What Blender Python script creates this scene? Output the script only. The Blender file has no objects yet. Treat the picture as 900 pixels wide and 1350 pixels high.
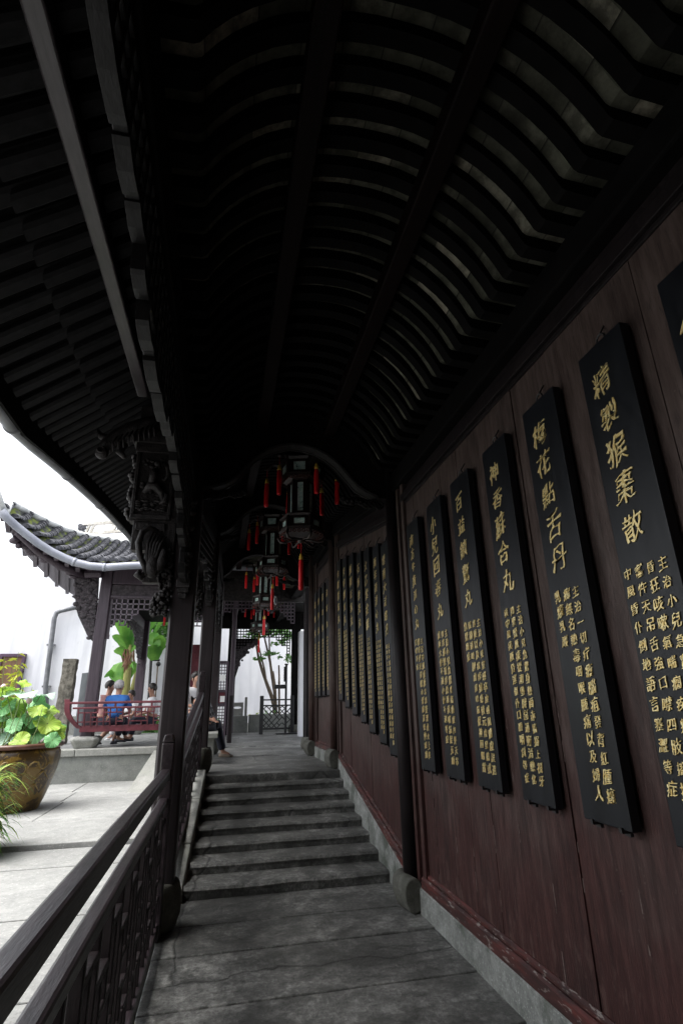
import bpy, bmesh, math, random
from mathutils import Vector, Matrix, noise
R = math.radians
PI = math.pi
rnd = random.Random(7)
scene = bpy.context.scene
COL = scene.collection

# ------------------------------------------------------------------ camera, sky, sun, exposure
CAM_H = 1.5
FPX = 697.414
RR = Vector((0.9772049508676389, -0.21144651228394223, -0.018996221801506293))
UU = Vector((-0.05478405216795998, -0.3376070621471838, 0.9396915340772237))
FF = Vector((0.205107756137679, 0.9172305293825017, 0.3414951893378033))
cd = bpy.data.cameras.new('camera')
cam = bpy.data.objects.new('camera', cd)
COL.objects.link(cam)
cd.sensor_fit = 'VERTICAL'
cd.sensor_height = 36.0
cd.sensor_width = 24.0
cd.lens = FPX / 1350 * 36
cd.clip_start = 0.05
cd.clip_end = 2000
m = Matrix((RR, UU, -FF)).transposed().to_4x4()
m.translation = Vector((0, 0, CAM_H))
cam.matrix_world = m
scene.camera = cam

SUN_EL, SUN_AZ = R(66), R(250)          # azimuth measured from +Y towards +X
world = bpy.data.worlds.new("World")
scene.world = world
world.use_nodes = True
wn = world.node_tree
wn.nodes.clear()
wo = wn.nodes.new('ShaderNodeOutputWorld')
bg = wn.nodes.new('ShaderNodeBackground')
sky = wn.nodes.new('ShaderNodeTexSky')
sky.sky_type = 'NISHITA'
sky.sun_disc = False
sky.sun_elevation = SUN_EL
sky.sun_rotation = SUN_AZ
sky.dust_density = 4.0
sky.ozone_density = 1.0
hs = wn.nodes.new('ShaderNodeHueSaturation')
hs.inputs['Saturation'].default_value = 0.22
wn.links.new(sky.outputs[0], hs.inputs['Color'])
wn.links.new(hs.outputs[0], bg.inputs[0])
bg.inputs[1].default_value = 0.15
wn.links.new(bg.outputs[0], wo.inputs[0])

sd = bpy.data.lights.new('sun', 'SUN')
sd.energy = 1.2
sd.angle = R(40)
sd.color = (1.0, 0.97, 0.93)
sun = bpy.data.objects.new('sun', sd)
COL.objects.link(sun)
dirv = Vector((math.sin(SUN_AZ) * math.cos(SUN_EL), math.cos(SUN_AZ) * math.cos(SUN_EL), math.sin(SUN_EL)))
sun.rotation_euler = dirv.to_track_quat('Z', 'Y').to_euler()
sun.location = dirv * 60

vs = scene.view_settings
vs.view_transform = 'Standard'
vs.look = 'None'
vs.gamma = 1
vs.use_curve_mapping = False
vs.exposure = 1.72
cy = scene.cycles
cy.use_denoising = True
cy.max_bounces = 8
cy.diffuse_bounces = 5
cy.glossy_bounces = 3
cy.transmission_bounces = 3
cy.sample_clamp_indirect = 6
cy.caustics_reflective = False
cy.caustics_refractive = False


# ------------------------------------------------------------------ helpers
def ray(x, y):
    return RR * ((x - 450) / FPX) + UU * (-(y - 675) / FPX) + FF


def PX(x, y, X):
    d = ray(x, y); p = d * (X / d.x); return Vector((X, p.y, p.z + CAM_H))


def PY(x, y, Y):
    d = ray(x, y); p = d * (Y / d.y); return Vector((p.x, Y, p.z + CAM_H))


def PZ(x, y, Z):
    d = ray(x, y); p = d * ((Z - CAM_H) / d.z); return Vector((p.x, p.y, Z))


class MB:
    """collects shapes in world coordinates; build() links them as ONE mesh object"""
    def __init__(s):
        s.v = []; s.f = []; s.mi = []; s.cur = 0

    def add(s, vs_, fs_):
        n = len(s.v)
        s.v += [tuple(p) for p in vs_]
        for f in fs_:
            s.f.append(tuple(i + n for i in f)); s.mi.append(s.cur)

    def hexa(s, p):
        s.add(p, [(0, 3, 2, 1), (4, 5, 6, 7), (0, 1, 5, 4), (1, 2, 6, 5), (2, 3, 7, 6), (3, 0, 4, 7)])

    def box(s, c, d, rz=0, rx=0, ry=0):
        M = Matrix.Rotation(rz, 3, 'Z') @ Matrix.Rotation(ry, 3, 'Y') @ Matrix.Rotation(rx, 3, 'X')
        x, y, z = d[0] / 2, d[1] / 2, d[2] / 2
        c = Vector(c)
        s.hexa([c + M @ Vector(q) for q in ((-x, -y, -z), (x, -y, -z), (x, y, -z), (-x, y, -z), (-x, -y, z), (x, -y, z), (x, y, z), (-x, y, z))])

    def bx(s, x0, x1, y0, y1, z0, z1):
        s.hexa([(x0, y0, z0), (x1, y0, z0), (x1, y1, z0), (x0, y1, z0), (x0, y0, z1), (x1, y0, z1), (x1, y1, z1), (x0, y1, z1)])

    def beam(s, p, q, w, h, up=(0, 0, 1)):
        p, q = Vector(p), Vector(q)
        d = (q - p).normalized()
        a = d.cross(Vector(up))
        if a.length < 1e-4: a = d.cross(Vector((1, 0, 0)))
        a.normalize(); b = a.cross(d)
        a = a * (w / 2); b = b * (h / 2)
        s.hexa([p - a - b, p + a - b, q + a - b, q - a - b, p - a + b, p + a + b, q + a + b, q - a + b])

    def tube(s, pts, r, n=8, caps=True):
        pts = [Vector(p) for p in pts]
        rs = r if isinstance(r, (list, tuple)) else [r] * len(pts)
        vs_, fs_ = [], []
        prev = None
        for i, p in enumerate(pts):
            t = (pts[min(i + 1, len(pts) - 1)] - pts[max(i - 1, 0)])
            t = t.normalized() if t.length > 1e-9 else Vector((0, 0, 1))
            if prev is None:
                a = t.cross(Vector((0, 0, 1)))
                if a.length < 1e-3: a = t.cross(Vector((1, 0, 0)))
            else:
                a = prev - t * prev.dot(t)
                if a.length < 1e-4: a = t.cross(Vector((1, 0, 0)))
            a.normalize(); prev = a
            b = t.cross(a)
            for k in range(n):
                w = 2 * PI * k / n
                vs_.append(p + (a * math.cos(w) + b * math.sin(w)) * rs[i])
        for i in range(len(pts) - 1):
            for k in range(n):
                fs_.append((i * n + k, i * n + (k + 1) % n, (i + 1) * n + (k + 1) % n, (i + 1) * n + k))
        if caps:
            fs_.append(tuple(range(n - 1, -1, -1)))
            fs_.append(tuple((len(pts) - 1) * n + k for k in range(n)))
        s.add(vs_, fs_)

    def lathe(s, prof, c=(0, 0, 0), n=24, sq=None):
        vs_, fs_ = [], []
        for (r, z) in prof:
            for k in range(n):
                w = 2 * PI * k / n
                vs_.append((c[0] + r * math.cos(w), c[1] + r * math.sin(w), c[2] + z))
        for i in range(len(prof) - 1):
            for k in range(n):
                fs_.append((i * n + k, i * n + (k + 1) % n, (i + 1) * n + (k + 1) % n, (i + 1) * n + k))
        fs_.append(tuple(range(n - 1, -1, -1)))
        fs_.append(tuple((len(prof) - 1) * n + k for k in range(n)))
        s.add(vs_, fs_)

    def prism(s, poly, axis, a, b):
        """poly of 2-D points extruded along axis ('x': poly=(y,z); 'y': poly=(x,z); 'z': poly=(x,y)) from a to b"""
        def P(u, v, w):
            return (w, u, v) if axis == 'x' else ((u, w, v) if axis == 'y' else (u, v, w))
        n = len(poly)
        vs_ = [P(u, v, a) for u, v in poly] + [P(u, v, b) for u, v in poly]
        fs_ = [tuple(range(n)), tuple(range(2 * n - 1, n - 1, -1))]
        for i in range(n):
            j = (i + 1) % n
            fs_.append((i, i + n, j + n, j))
        s.add(vs_, fs_)

    def strip(s, secs, closed=True, caps=True):
        """loft between equal-length cross sections"""
        n = len(secs[0])
        vs_ = [p for sec in secs for p in sec]
        fs_ = []
        for i in range(len(secs) - 1):
            for k in range(n if closed else n - 1):
                fs_.append((i * n + k, i * n + (k + 1) % n, (i + 1) * n + (k + 1) % n, (i + 1) * n + k))
        if caps and closed:
            fs_.append(tuple(range(n - 1, -1, -1)))
            fs_.append(tuple((len(secs) - 1) * n + k for k in range(n)))
        s.add(vs_, fs_)

    def ball(s, c, r, nu=12, nv=8):
        r = r if isinstance(r, (tuple, list)) else (r, r, r)
        vs_, fs_ = [], []
        for i in range(nv + 1):
            t = PI * i / nv
            for k in range(nu):
                w = 2 * PI * k / nu
                vs_.append((c[0] + r[0] * math.sin(t) * math.cos(w), c[1] + r[1] * math.sin(t) * math.sin(w), c[2] - r[2] * math.cos(t)))
        for i in range(nv):
            for k in range(nu):
                fs_.append((i * nu + k, i * nu + (k + 1) % nu, (i + 1) * nu + (k + 1) % nu, (i + 1) * nu + k))
        s.add(vs_, fs_)

    def build(s, name, mat, parent=None, smooth=False, bevel=0, fix=True):
        org = Vector(parent['org']) if parent and 'org' in parent else Vector((0, 0, 0))
        me = bpy.data.meshes.new(name)
        me.from_pydata([(p[0] - org.x, p[1] - org.y, p[2] - org.z) for p in s.v], [], s.f)
        mats = mat if isinstance(mat, (list, tuple)) else [mat]
        for q in mats: me.materials.append(q)
        if len(mats) > 1:
            for poly, i in zip(me.polygons, s.mi): poly.material_index = i
        if fix:
            bm = bmesh.new(); bm.from_mesh(me)
            bmesh.ops.recalc_face_normals(bm, faces=bm.faces)
            bm.to_mesh(me); bm.free()
        if smooth:
            for poly in me.polygons: poly.use_smooth = True
        o = bpy.data.objects.new(name, me)
        COL.objects.link(o)
        if parent:
            o.parent = parent
            o['org'] = tuple(org)
        if bevel:
            b = o.modifiers.new('bevel', 'BEVEL'); b.width = bevel; b.segments = 2; b.limit_method = 'ANGLE'; b.angle_limit = R(40)
        return o


def tag(o, label=None, cat=None, group=None, kind=None):
    if label: o['label'] = label
    if cat: o['category'] = cat
    if group: o['group'] = group
    if kind: o['kind'] = kind
    return o


def empty(name, loc, label=None, cat=None, group=None):
    o = bpy.data.objects.new(name, None)
    o.empty_display_size = 0.1
    COL.objects.link(o)
    o.location = loc
    o['org'] = tuple(loc)
    return tag(o, label, cat, group)


def copy_tree(o, parent=None):
    c = o.copy(); COL.objects.link(c)
    if parent: c.parent = parent
    for ch in list(o.children): copy_tree(ch, c)
    return c


# ------------------------------------------------------------------ materials
class NT:
    def __init__(s, name):
        s.m = bpy.data.materials.new(name); s.m.use_nodes = True
        s.t = s.m.node_tree; s.b = s.t.nodes['Principled BSDF']
        s.geo = None

    def n(s, typ, **kw):
        q = s.t.nodes.new(typ)
        for k, v in kw.items():
            if k in q.inputs: q.inputs[k].default_value = v
            else: setattr(q, k, v)
        return q

    def l(s, a, b): s.t.links.new(a, b)

    def pos(s, scale=(1, 1, 1), obj=False):
        if obj:
            src = s.n('ShaderNodeTexCoord').outputs['Object']
        else:
            src = s.n('ShaderNodeNewGeometry').outputs['Position']
        mp = s.n('ShaderNodeMapping'); mp.inputs['Scale'].default_value = scale
        s.l(src, mp.inputs[0]); return mp.outputs[0]

    def noise(s, vec, scale, detail=4, rough=0.55, dist=0):
        q = s.n('ShaderNodeTexNoise'); q.inputs['Scale'].default_value = scale; q.inputs['Detail'].default_value = detail
        q.inputs['Roughness'].default_value = rough; q.inputs['Distortion'].default_value = dist
        s.l(vec, q.inputs['Vector']); return q.outputs['Fac']

    def ramp(s, fac, stops):
        q = s.n('ShaderNodeValToRGB'); e = q.color_ramp.elements
        while len(e) < len(stops): e.new(0.5)
        for i, (p, c) in enumerate(stops):
            e[i].position = p; e[i].color = (*c, 1) if len(c) == 3 else c
        s.l(fac, q.inputs[0]); return q.outputs[0]

    def mix(s, fac, a, b, mode='MIX'):
        q = s.n('ShaderNodeMix'); q.data_type = 'RGBA'; q.blend_type = mode
        for sock, val in ((q.inputs[0], fac), (q.inputs[6], a), (q.inputs[7], b)):
            if hasattr(val, 'is_linked') or hasattr(val, 'links'): s.l(val, sock)
            elif isinstance(val, (int, float)): sock.default_value = val
            else: sock.default_value = (*val, 1) if len(val) == 3 else val
        return q.outputs[2]

    def math(s, op, a, b=0.0):
        q = s.n('ShaderNodeMath'); q.operation = op
        for sock, val in ((q.inputs[0], a), (q.inputs[1], b)):
            if hasattr(val, 'links'): s.l(val, sock)
            else: sock.default_value = val
        return q.outputs[0]

    def bump(s, fac, strength=0.3, dist=0.01):
        q = s.n('ShaderNodeBump'); q.inputs['Strength'].default_value = strength; q.inputs['Distance'].default_value = dist
        s.l(fac, q.inputs['Height']); s.l(q.outputs[0], s.b.inputs['Normal'])

    def base(s, c):
        if hasattr(c, 'links'): s.l(c, s.b.inputs['Base Color'])
        else: s.b.inputs['Base Color'].default_value = (*c, 1)

    def rough(s, r):
        if hasattr(r, 'links'): s.l(r, s.b.inputs['Roughness'])
        else: s.b.inputs['Roughness'].default_value = r


def simple(name, c1, c2, scale=6, stretch=(1, 1, 1), rough=0.6, bump=0.2, bdist=0.006, detail=5, lo=0.35, hi=0.68, obj=False, spec=0.5):
    k = NT(name)
    p = k.pos(stretch, obj)
    f = k.noise(p, scale, detail)
    k.base(k.ramp(f, [(lo, c1), (hi, c2)]))
    f2 = k.noise(p, scale * 4, 3)
    k.rough(k.math('ADD', k.math('MULTIPLY', f2, 0.25), rough - 0.12))
    k.b.inputs['Specular IOR Level'].default_value = spec
    if bump: k.bump(k.math('ADD', f, k.math('MULTIPLY', f2, 0.5)), bump, bdist)
    return k.m


M = {}
M['dark_wood'] = simple('dark_wood', (0.009, 0.007, 0.0075), (0.020, 0.0155, 0.0165), 5, (6, 6, 0.5), 0.5, 0.25, 0.004, spec=0.2)
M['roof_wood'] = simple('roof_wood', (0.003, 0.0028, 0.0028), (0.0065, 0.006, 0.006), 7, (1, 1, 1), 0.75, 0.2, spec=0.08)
M['arch_wood'] = simple('arch_wood', (0.004, 0.0035, 0.0035), (0.012, 0.0105, 0.0105), 14, (1, 1, 1), 0.6, 0.6, 0.012, spec=0.2)
M['eave_wood'] = simple('eave_wood', (0.009, 0.0088, 0.0095), (0.018, 0.0175, 0.0185), 7, (0.6, 4, 4), 0.55, 0.25, spec=0.25)
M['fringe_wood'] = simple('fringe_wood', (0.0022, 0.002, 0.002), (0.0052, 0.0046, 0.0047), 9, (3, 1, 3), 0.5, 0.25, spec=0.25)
M['carved_wood'] = simple('carved_wood', (0.008, 0.0068, 0.0068), (0.026, 0.022, 0.022), 22, (1, 1, 1), 0.5, 0.7, 0.012, lo=0.4, hi=0.62, spec=0.3)
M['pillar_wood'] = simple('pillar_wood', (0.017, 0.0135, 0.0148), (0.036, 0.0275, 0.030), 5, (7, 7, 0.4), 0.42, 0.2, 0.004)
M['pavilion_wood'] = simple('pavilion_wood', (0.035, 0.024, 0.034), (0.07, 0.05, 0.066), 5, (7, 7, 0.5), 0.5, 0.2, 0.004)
M['pavilion_carved'] = simple('pavilion_carved', (0.015, 0.011, 0.014), (0.06, 0.046, 0.055), 16, (1, 1, 1), 0.55, 0.8, 0.02, lo=0.42, hi=0.6)
M['rail_wood'] = simple('rail_wood', (0.012, 0.0085, 0.0098), (0.036, 0.027, 0.031), 9, (5, 0.6, 5), 0.34, 0.25, 0.004)
M['red_rail'] = simple('red_rail', (0.085, 0.014, 0.022), (0.15, 0.028, 0.04), 8, (1, 1, 1), 0.45, 0.1)
M['black_metal'] = simple('black_metal', (0.01, 0.01, 0.011), (0.022, 0.022, 0.024), 12, (1, 1, 1), 0.4, 0.1)
M['gutter_metal'] = simple('gutter_metal', (0.10, 0.105, 0.115), (0.18, 0.185, 0.20), 5, (1, 1, 1), 0.42, 0.1)
M['pale_gutter'] = simple('pale_gutter', (0.22, 0.235, 0.285), (0.32, 0.335, 0.385), 3, (1, 1, 1), 0.45, 0.1)
M['tile'] = simple('roof_tile', (0.035, 0.036, 0.043), (0.17, 0.172, 0.19), 13, (1, 1, 1), 0.85, 0.6, 0.02)
k = NT('mossy_tile_bed')
f = k.noise(k.pos((1, 1, 1)), 4.5, 5, 0.65)
k.base(k.ramp(f, [(0.38, (0.045, 0.048, 0.05)), (0.48, (0.10, 0.105, 0.09)), (0.56, (0.17, 0.21, 0.05)), (0.70, (0.28, 0.32, 0.06))])); k.rough(0.9); k.bump(f, 0.5, 0.02)
M['tile_bed'] = k.m
M['brick'] = None


def make_lining():
    k = NT('lining_brick')
    p = k.pos((1, 1, 1))
    q = k.pos((5.3, 6.25, 0.0))
    fl_ = k.n('ShaderNodeVectorMath'); fl_.operation = 'FLOOR'; k.l(q, fl_.inputs[0])
    fr_ = k.n('ShaderNodeVectorMath'); fr_.operation = 'FRACTION'; k.l(q, fr_.inputs[0])
    wn_ = k.n('ShaderNodeTexWhiteNoise'); wn_.noise_dimensions = '3D'; k.l(fl_.outputs[0], wn_.inputs['Vector'])
    f = k.noise(p, 9, 6, 0.7); g = k.noise(p, 2.2, 4, 0.6)
    c = k.ramp(wn_.outputs['Value'], [(0.0, (0.075, 0.076, 0.058)), (0.5, (0.14, 0.14, 0.108)), (0.82, (0.22, 0.215, 0.17)), (1.0, (0.46, 0.42, 0.33))])
    c = k.mix(k.ramp(f, [(0.40, (0.75, 0.75, 0.75)), (0.62, (0, 0, 0))]), c, (0.035, 0.035, 0.027))
    c = k.mix(k.ramp(g, [(0.55, (0, 0, 0)), (0.72, (0.7, 0.7, 0.7))]), c, (0.02, 0.02, 0.016))
    sp = k.n('ShaderNodeSeparateXYZ'); k.l(fr_.outputs[0], sp.inputs[0])
    j = k.ramp(sp.outputs[0], [(0.0, (1, 1, 1)), (0.045, (0, 0, 0))])
    c = k.mix(j, c, (0.012, 0.012, 0.010))
    k.base(c); k.rough(0.85); k.b.inputs['Specular IOR Level'].default_value = 0.15; k.bump(f, 0.3, 0.01)
    return k.m


M['brick'] = make_lining()


def make_wall_wood():
    k = NT('worn_lacquer_planks')
    p1 = k.pos((2.2, 2.2, 2.2)); p2 = k.pos((6, 6, 0.9)); p3 = k.pos((24, 24, 2.6))
    fine = k.noise(p2, 3.5, 6, 0.6); grain = k.noise(p3, 4, 4, 0.6); blot = k.noise(p1, 1.2, 5, 0.6)
    sp = k.n('ShaderNodeSeparateXYZ'); k.l(k.n('ShaderNodeNewGeometry').outputs['Position'], sp.inputs[0])
    # old lacquer survives low on the planks and has weathered to bare grey-brown higher up
    h = k.math('MULTIPLY', k.math('SUBTRACT', sp.outputs[2], 0.35), 0.42)
    h = k.math('ADD', h, k.math('MULTIPLY', k.math('SUBTRACT', blot, 0.5), 0.9))
    lac = k.ramp(fine, [(0.34, (0.031, 0.0135, 0.0125)), (0.5, (0.047, 0.0200, 0.0182)), (0.66, (0.066, 0.0290, 0.0262))])
    lac = k.mix(k.ramp(grain, [(0.58, (0, 0, 0)), (0.70, (0.5, 0.5, 0.5))]), lac, (0.105, 0.044, 0.038))
    bare = k.ramp(fine, [(0.34, (0.050, 0.034, 0.0300)), (0.5, (0.076, 0.054, 0.0480)), (0.66, (0.105, 0.078, 0.070))])
    bare = k.mix(k.ramp(grain, [(0.32, (0.5, 0.5, 0.5)), (0.42, (0, 0, 0))]), bare, (0.016, 0.013, 0.012))
    c = k.mix(k.ramp(h, [(0.10, (0, 0, 0)), (0.62, (1, 1, 1))]), lac, bare)
    scratch = k.noise(k.pos((40, 40, 0.55)), 3.0, 3, 0.6)
    c = k.mix(k.ramp(scratch, [(0.65, (0, 0, 0)), (0.72, (0.4, 0.4, 0.4))]), c, (0.15, 0.115, 0.105))
    dark = k.noise(k.pos((3, 3, 0.8)), 1.6, 6, 0.7)
    c = k.mix(k.ramp(dark, [(0.50, (0, 0, 0)), (0.74, (0.6, 0.6, 0.6))]), c, (0.012, 0.0095, 0.0095))
    spots = k.noise(p1, 11, 4, 0.7)
    c = k.mix(k.ramp(spots, [(0.66, (0, 0, 0)), (0.74, (0.5, 0.5, 0.5))]), c, (0.13, 0.10, 0.09))
    # paint flaked off along the foot of the boards
    low = k.ramp(k.math('MULTIPLY', sp.outputs[2], 0.5), [(0.14, (1, 1, 1)), (0.38, (0, 0, 0))])
    fl_ = k.noise(k.pos((5, 5, 1.6)), 4.0, 7, 0.72)
    c = k.mix(k.math('MULTIPLY', k.ramp(fl_, [(0.55, (0, 0, 0)), (0.60, (0.8, 0.8, 0.8))]), low), c, (0.085, 0.050, 0.044))
    k.base(c)
    k.rough(k.math('ADD', k.math('MULTIPLY', blot, 0.3), 0.40)); k.b.inputs['Specular IOR Level'].default_value = 0.22
    k.bump(k.math('ADD', fine, grain), 0.5, 0.006)
    return k.m


M['wall_wood'] = make_wall_wood()


def make_skirt():
    k = NT('chipped_red_skirting')
    f = k.noise(k.pos((6, 1.4, 9)), 2.2, 7, 0.7)
    g = k.noise(k.pos((20, 5, 20)), 3, 4, 0.6)
    c = k.ramp(f, [(0.32, (0.022, 0.010, 0.0095)), (0.50, (0.050, 0.015, 0.013)), (0.68, (0.125, 0.026, 0.021))])
    c = k.mix(k.ramp(g, [(0.60, (0, 0, 0)), (0.64, (0.85, 0.85, 0.85))]), c, (0.26, 0.23, 0.21))
    k.base(c); k.rough(0.55); k.bump(f, 0.4, 0.006)
    return k.m


M['skirt'] = make_skirt()
M['filler'] = simple('seam_filler', (0.05, 0.028, 0.024), (0.20, 0.15, 0.135), 30, (1, 1, 1), 0.8, 0.1)


def make_stone(name, c_dark, c_mid, c_light, scale=1.0, moss=None, rough=0.8, bump=0.35, bd=0.012):
    k = NT(name)
    p = k.pos((scale, scale, scale))
    big = k.noise(p, 1.3, 5, 0.6); mid = k.noise(p, 9, 6, 0.7); gr = k.noise(p, 70, 3, 0.7)
    c = k.ramp(mid, [(0.3, c_dark), (0.5, c_mid), (0.72, c_light)])
    c = k.mix(k.ramp(big, [(0.4, (0, 0, 0)), (0.7, (0.75, 0.75, 0.75))]), c, tuple(a * 0.62 for a in c_mid))
    c = k.mix(k.ramp(gr, [(0.58, (0, 0, 0)), (0.7, (0.6, 0.6, 0.6))]), c, tuple(min(1, a * 1.5) for a in c_light))
    c = k.mix(k.ramp(gr, [(0.3, (0.6, 0.6, 0.6)), (0.42, (0, 0, 0))]), c, tuple(a * 0.55 for a in c_dark))
    if moss:
        mo = k.noise(p, 2.6, 5, 0.65)
        c = k.mix(k.ramp(mo, [(0.5, (0, 0, 0)), (0.64, (0.8, 0.8, 0.8))]), c, moss)
    k.base(c); k.rough(rough)
    k.bump(k.math('ADD', mid, k.math('MULTIPLY', gr, 0.5)), bump, bd)
    return k.m




def make_floor(name, c_dark, c_mid, c_light, stretch, rough):
    k = NT(name)
    p = k.pos((1, 1, 1))
    big = k.noise(k.pos(stretch), 0.9, 5, 0.65, 0.4); mid = k.noise(p, 6, 8, 0.78); gr = k.noise(p, 30, 5, 0.85)
    c = k.ramp(k.math('ADD', k.math('MULTIPLY', mid, 0.62), k.math('MULTIPLY', gr, 0.38)), [(0.40, c_dark), (0.5, c_mid), (0.62, c_light)])
    c = k.mix(k.ramp(big, [(0.42, (0, 0, 0)), (0.62, (0.85, 0.85, 0.85))]), c, tuple(a_ * 0.8 for a_ in c_dark))
    v = k.n('ShaderNodeTexVoronoi'); v.feature = 'DISTANCE_TO_EDGE'; v.inputs['Scale'].default_value = 0.55
    wp = k.n('ShaderNodeMix'); wp.data_type = 'VECTOR'
    nz = k.n('ShaderNodeTexNoise'); nz.inputs['Scale'].default_value = 2.5; nz.inputs['Detail'].default_value = 6; k.l(p, nz.inputs['Vector'])
    wp.inputs[0].default_value = 0.22; k.l(p, wp.inputs[4]); k.l(nz.outputs['Color'], wp.inputs[5])
    k.l(wp.outputs[1], v.inputs['Vector'])
    crack = k.ramp(v.outputs['Distance'], [(0.0, (0.8, 0.8, 0.8)), (0.006, (0, 0, 0))])
    c = k.mix(crack, c, tuple(a_ * 0.4 for a_ in c_dark))
    k.base(c)
    k.rough(k.math('ADD', k.math('MULTIPLY', mid, 0.5), rough))
    k.bump(k.math('ADD', k.math('ADD', mid, k.math('MULTIPLY', gr, 0.6)), k.math('MULTIPLY', crack, -0.5)), 0.9, 0.012)
    return k.m


M['floor'] = make_floor('gallery_stone', (0.060, 0.061, 0.057), (0.16, 0.162, 0.154), (0.40, 0.40, 0.38), (1.0, 1.6, 1.0), 0.28)
M['court'] = make_stone('courtyard_stone', (0.195, 0.20, 0.195), (0.262, 0.266, 0.258), (0.325, 0.327, 0.314), 0.6, None, 0.8, 0.25)
M['step'] = make_floor('step_stone', (0.060, 0.061, 0.057), (0.165, 0.167, 0.158), (0.42, 0.42, 0.40), (1.0, 0.8, 2.0), 0.38)
M['plinth'] = make_stone('plinth_stone', (0.14, 0.15, 0.14), (0.24, 0.25, 0.235), (0.42, 0.43, 0.41), 1.1, (0.05, 0.062, 0.045), 0.85)
M['drum'] = make_stone('drum_stone', (0.05, 0.051, 0.042), (0.095, 0.095, 0.08), (0.15, 0.15, 0.13), 2, (0.06, 0.062, 0.048), 0.75)
M['kerb'] = make_stone('platform_stone', (0.19, 0.195, 0.178), (0.26, 0.263, 0.245), (0.33, 0.33, 0.308), 0.8, (0.24, 0.25, 0.22), 0.85)
M['face'] = make_stone('platform_face', (0.13, 0.137, 0.127), (0.19, 0.198, 0.186), (0.25, 0.256, 0.243), 0.7, (0.21, 0.225, 0.20), 0.85)
M['platform'] = make_stone('platform_floor', (0.12, 0.124, 0.124), (0.16, 0.164, 0.164), (0.20, 0.204, 0.204), 0.8, None, 0.6)
M['stele'] = make_stone('stele_stone', (0.05, 0.048, 0.036), (0.22, 0.205, 0.17), (0.36, 0.34, 0.29), 1.2, (0.05, 0.048, 0.04), 0.9, 0.8, 0.03)
M['slate'] = simple('slate', (0.05, 0.06, 0.068), (0.085, 0.098, 0.105), 3, (1, 1, 1), 0.6, 0.1)
k = NT('white_plaster')
f = k.noise(k.pos((0.8, 0.8, 0.5)), 1.0, 5, 0.6); g = k.noise(k.pos((1.6, 1.6, 0.12)), 1.6, 5, 0.65); e = k.noise(k.pos((1, 1, 1)), 5, 6, 0.7)
c = k.ramp(f, [(0.35, (0.62, 0.63, 0.68)), (0.65, (0.76, 0.765, 0.795))])
c = k.mix(k.ramp(g, [(0.50, (0, 0, 0)), (0.72, (0.5, 0.5, 0.5))]), c, (0.44, 0.45, 0.49))
c = k.mix(k.ramp(e, [(0.60, (0, 0, 0)), (0.72, (0.35, 0.35, 0.35))]), c, (0.45, 0.45, 0.46))
k.base(c); k.rough(0.9); k.bump(e, 0.15, 0.01); M['plaster'] = k.m
M['sign_black'] = simple('sign_lacquer', (0.0036, 0.0044, 0.0062), (0.0076, 0.0090, 0.0122), 4, (3, 3, 0.6), 0.42, 0.06, 0.003, spec=0.35)


def make_gold():
    k = NT('gilding')
    f = k.noise(k.pos((1, 1, 1)), 60, 3)
    k.base(k.ramp(f, [(0.35, (0.84, 0.60, 0.20)), (0.65, (1.0, 0.86, 0.46))]))
    k.rough(0.38); k.b.inputs['Metallic'].default_value = 0.35
    k.bump(f, 0.25, 0.002)
    return k.m


M['gold'] = make_gold()
M['red_silk'] = simple('red_silk', (0.66, 0.008, 0.012), (0.90, 0.020, 0.028), 90, (1, 1, 0.05), 0.5, 0.4, 0.003)
M['gold_cap'] = simple('gold_cap', (0.65, 0.38, 0.04), (0.85, 0.58, 0.10), 30, (1, 1, 1), 0.35, 0.1)
M['lantern_wood'] = simple('lantern_wood', (0.010, 0.006, 0.0055), (0.028, 0.014, 0.012), 20, (1, 1, 1), 0.4, 0.3)
k = NT('painted_glass')
f = k.noise(k.pos((1, 1, 1)), 26, 4, 0.6, 0.6)
k.base(k.ramp(f, [(0.33, (0.05, 0.09, 0.09)), (0.40, (0.48, 0.74, 0.70)), (0.55, (0.72, 0.90, 0.86))]))
k.rough(0.15); M['glass'] = k.m


def leaf_mat(name, c1, c2, sc=5, trans=0.25):
    k = NT(name)
    f = k.noise(k.pos((1, 1, 1)), sc, 4)
    col = k.ramp(f, [(0.3, c1), (0.7, c2)])
    if name.startswith('lotus_leaf'):
        av = k.n('ShaderNodeAttribute'); av.attribute_name = 'vein'
        e_ = k.noise(k.pos((1, 1, 1)), 16, 4, 0.7)
        col = k.mix(k.ramp(av.outputs['Fac'], [(0.55, (0, 0, 0)), (1.0, (0.55, 0.55, 0.55))]), col, tuple(min(1, a_ * 1.7 + 0.05) for a_ in c2))
        col = k.mix(k.ramp(e_, [(0.60, (0, 0, 0)), (0.72, (0.6, 0.6, 0.6))]), col, (0.22, 0.20, 0.05))
    k.base(col); k.rough(0.5)
    tr = k.n('ShaderNodeBsdfTranslucent'); k.l(col, tr.inputs[0])
    mx = k.n('ShaderNodeMixShader'); mx.inputs[0].default_value = trans
    out = k.t.nodes['Material Output']
    k.l(k.b.outputs[0], mx.inputs[1]); k.l(tr.outputs[0], mx.inputs[2]); k.l(mx.outputs[0], out.inputs[0])
    return k.m


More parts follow.
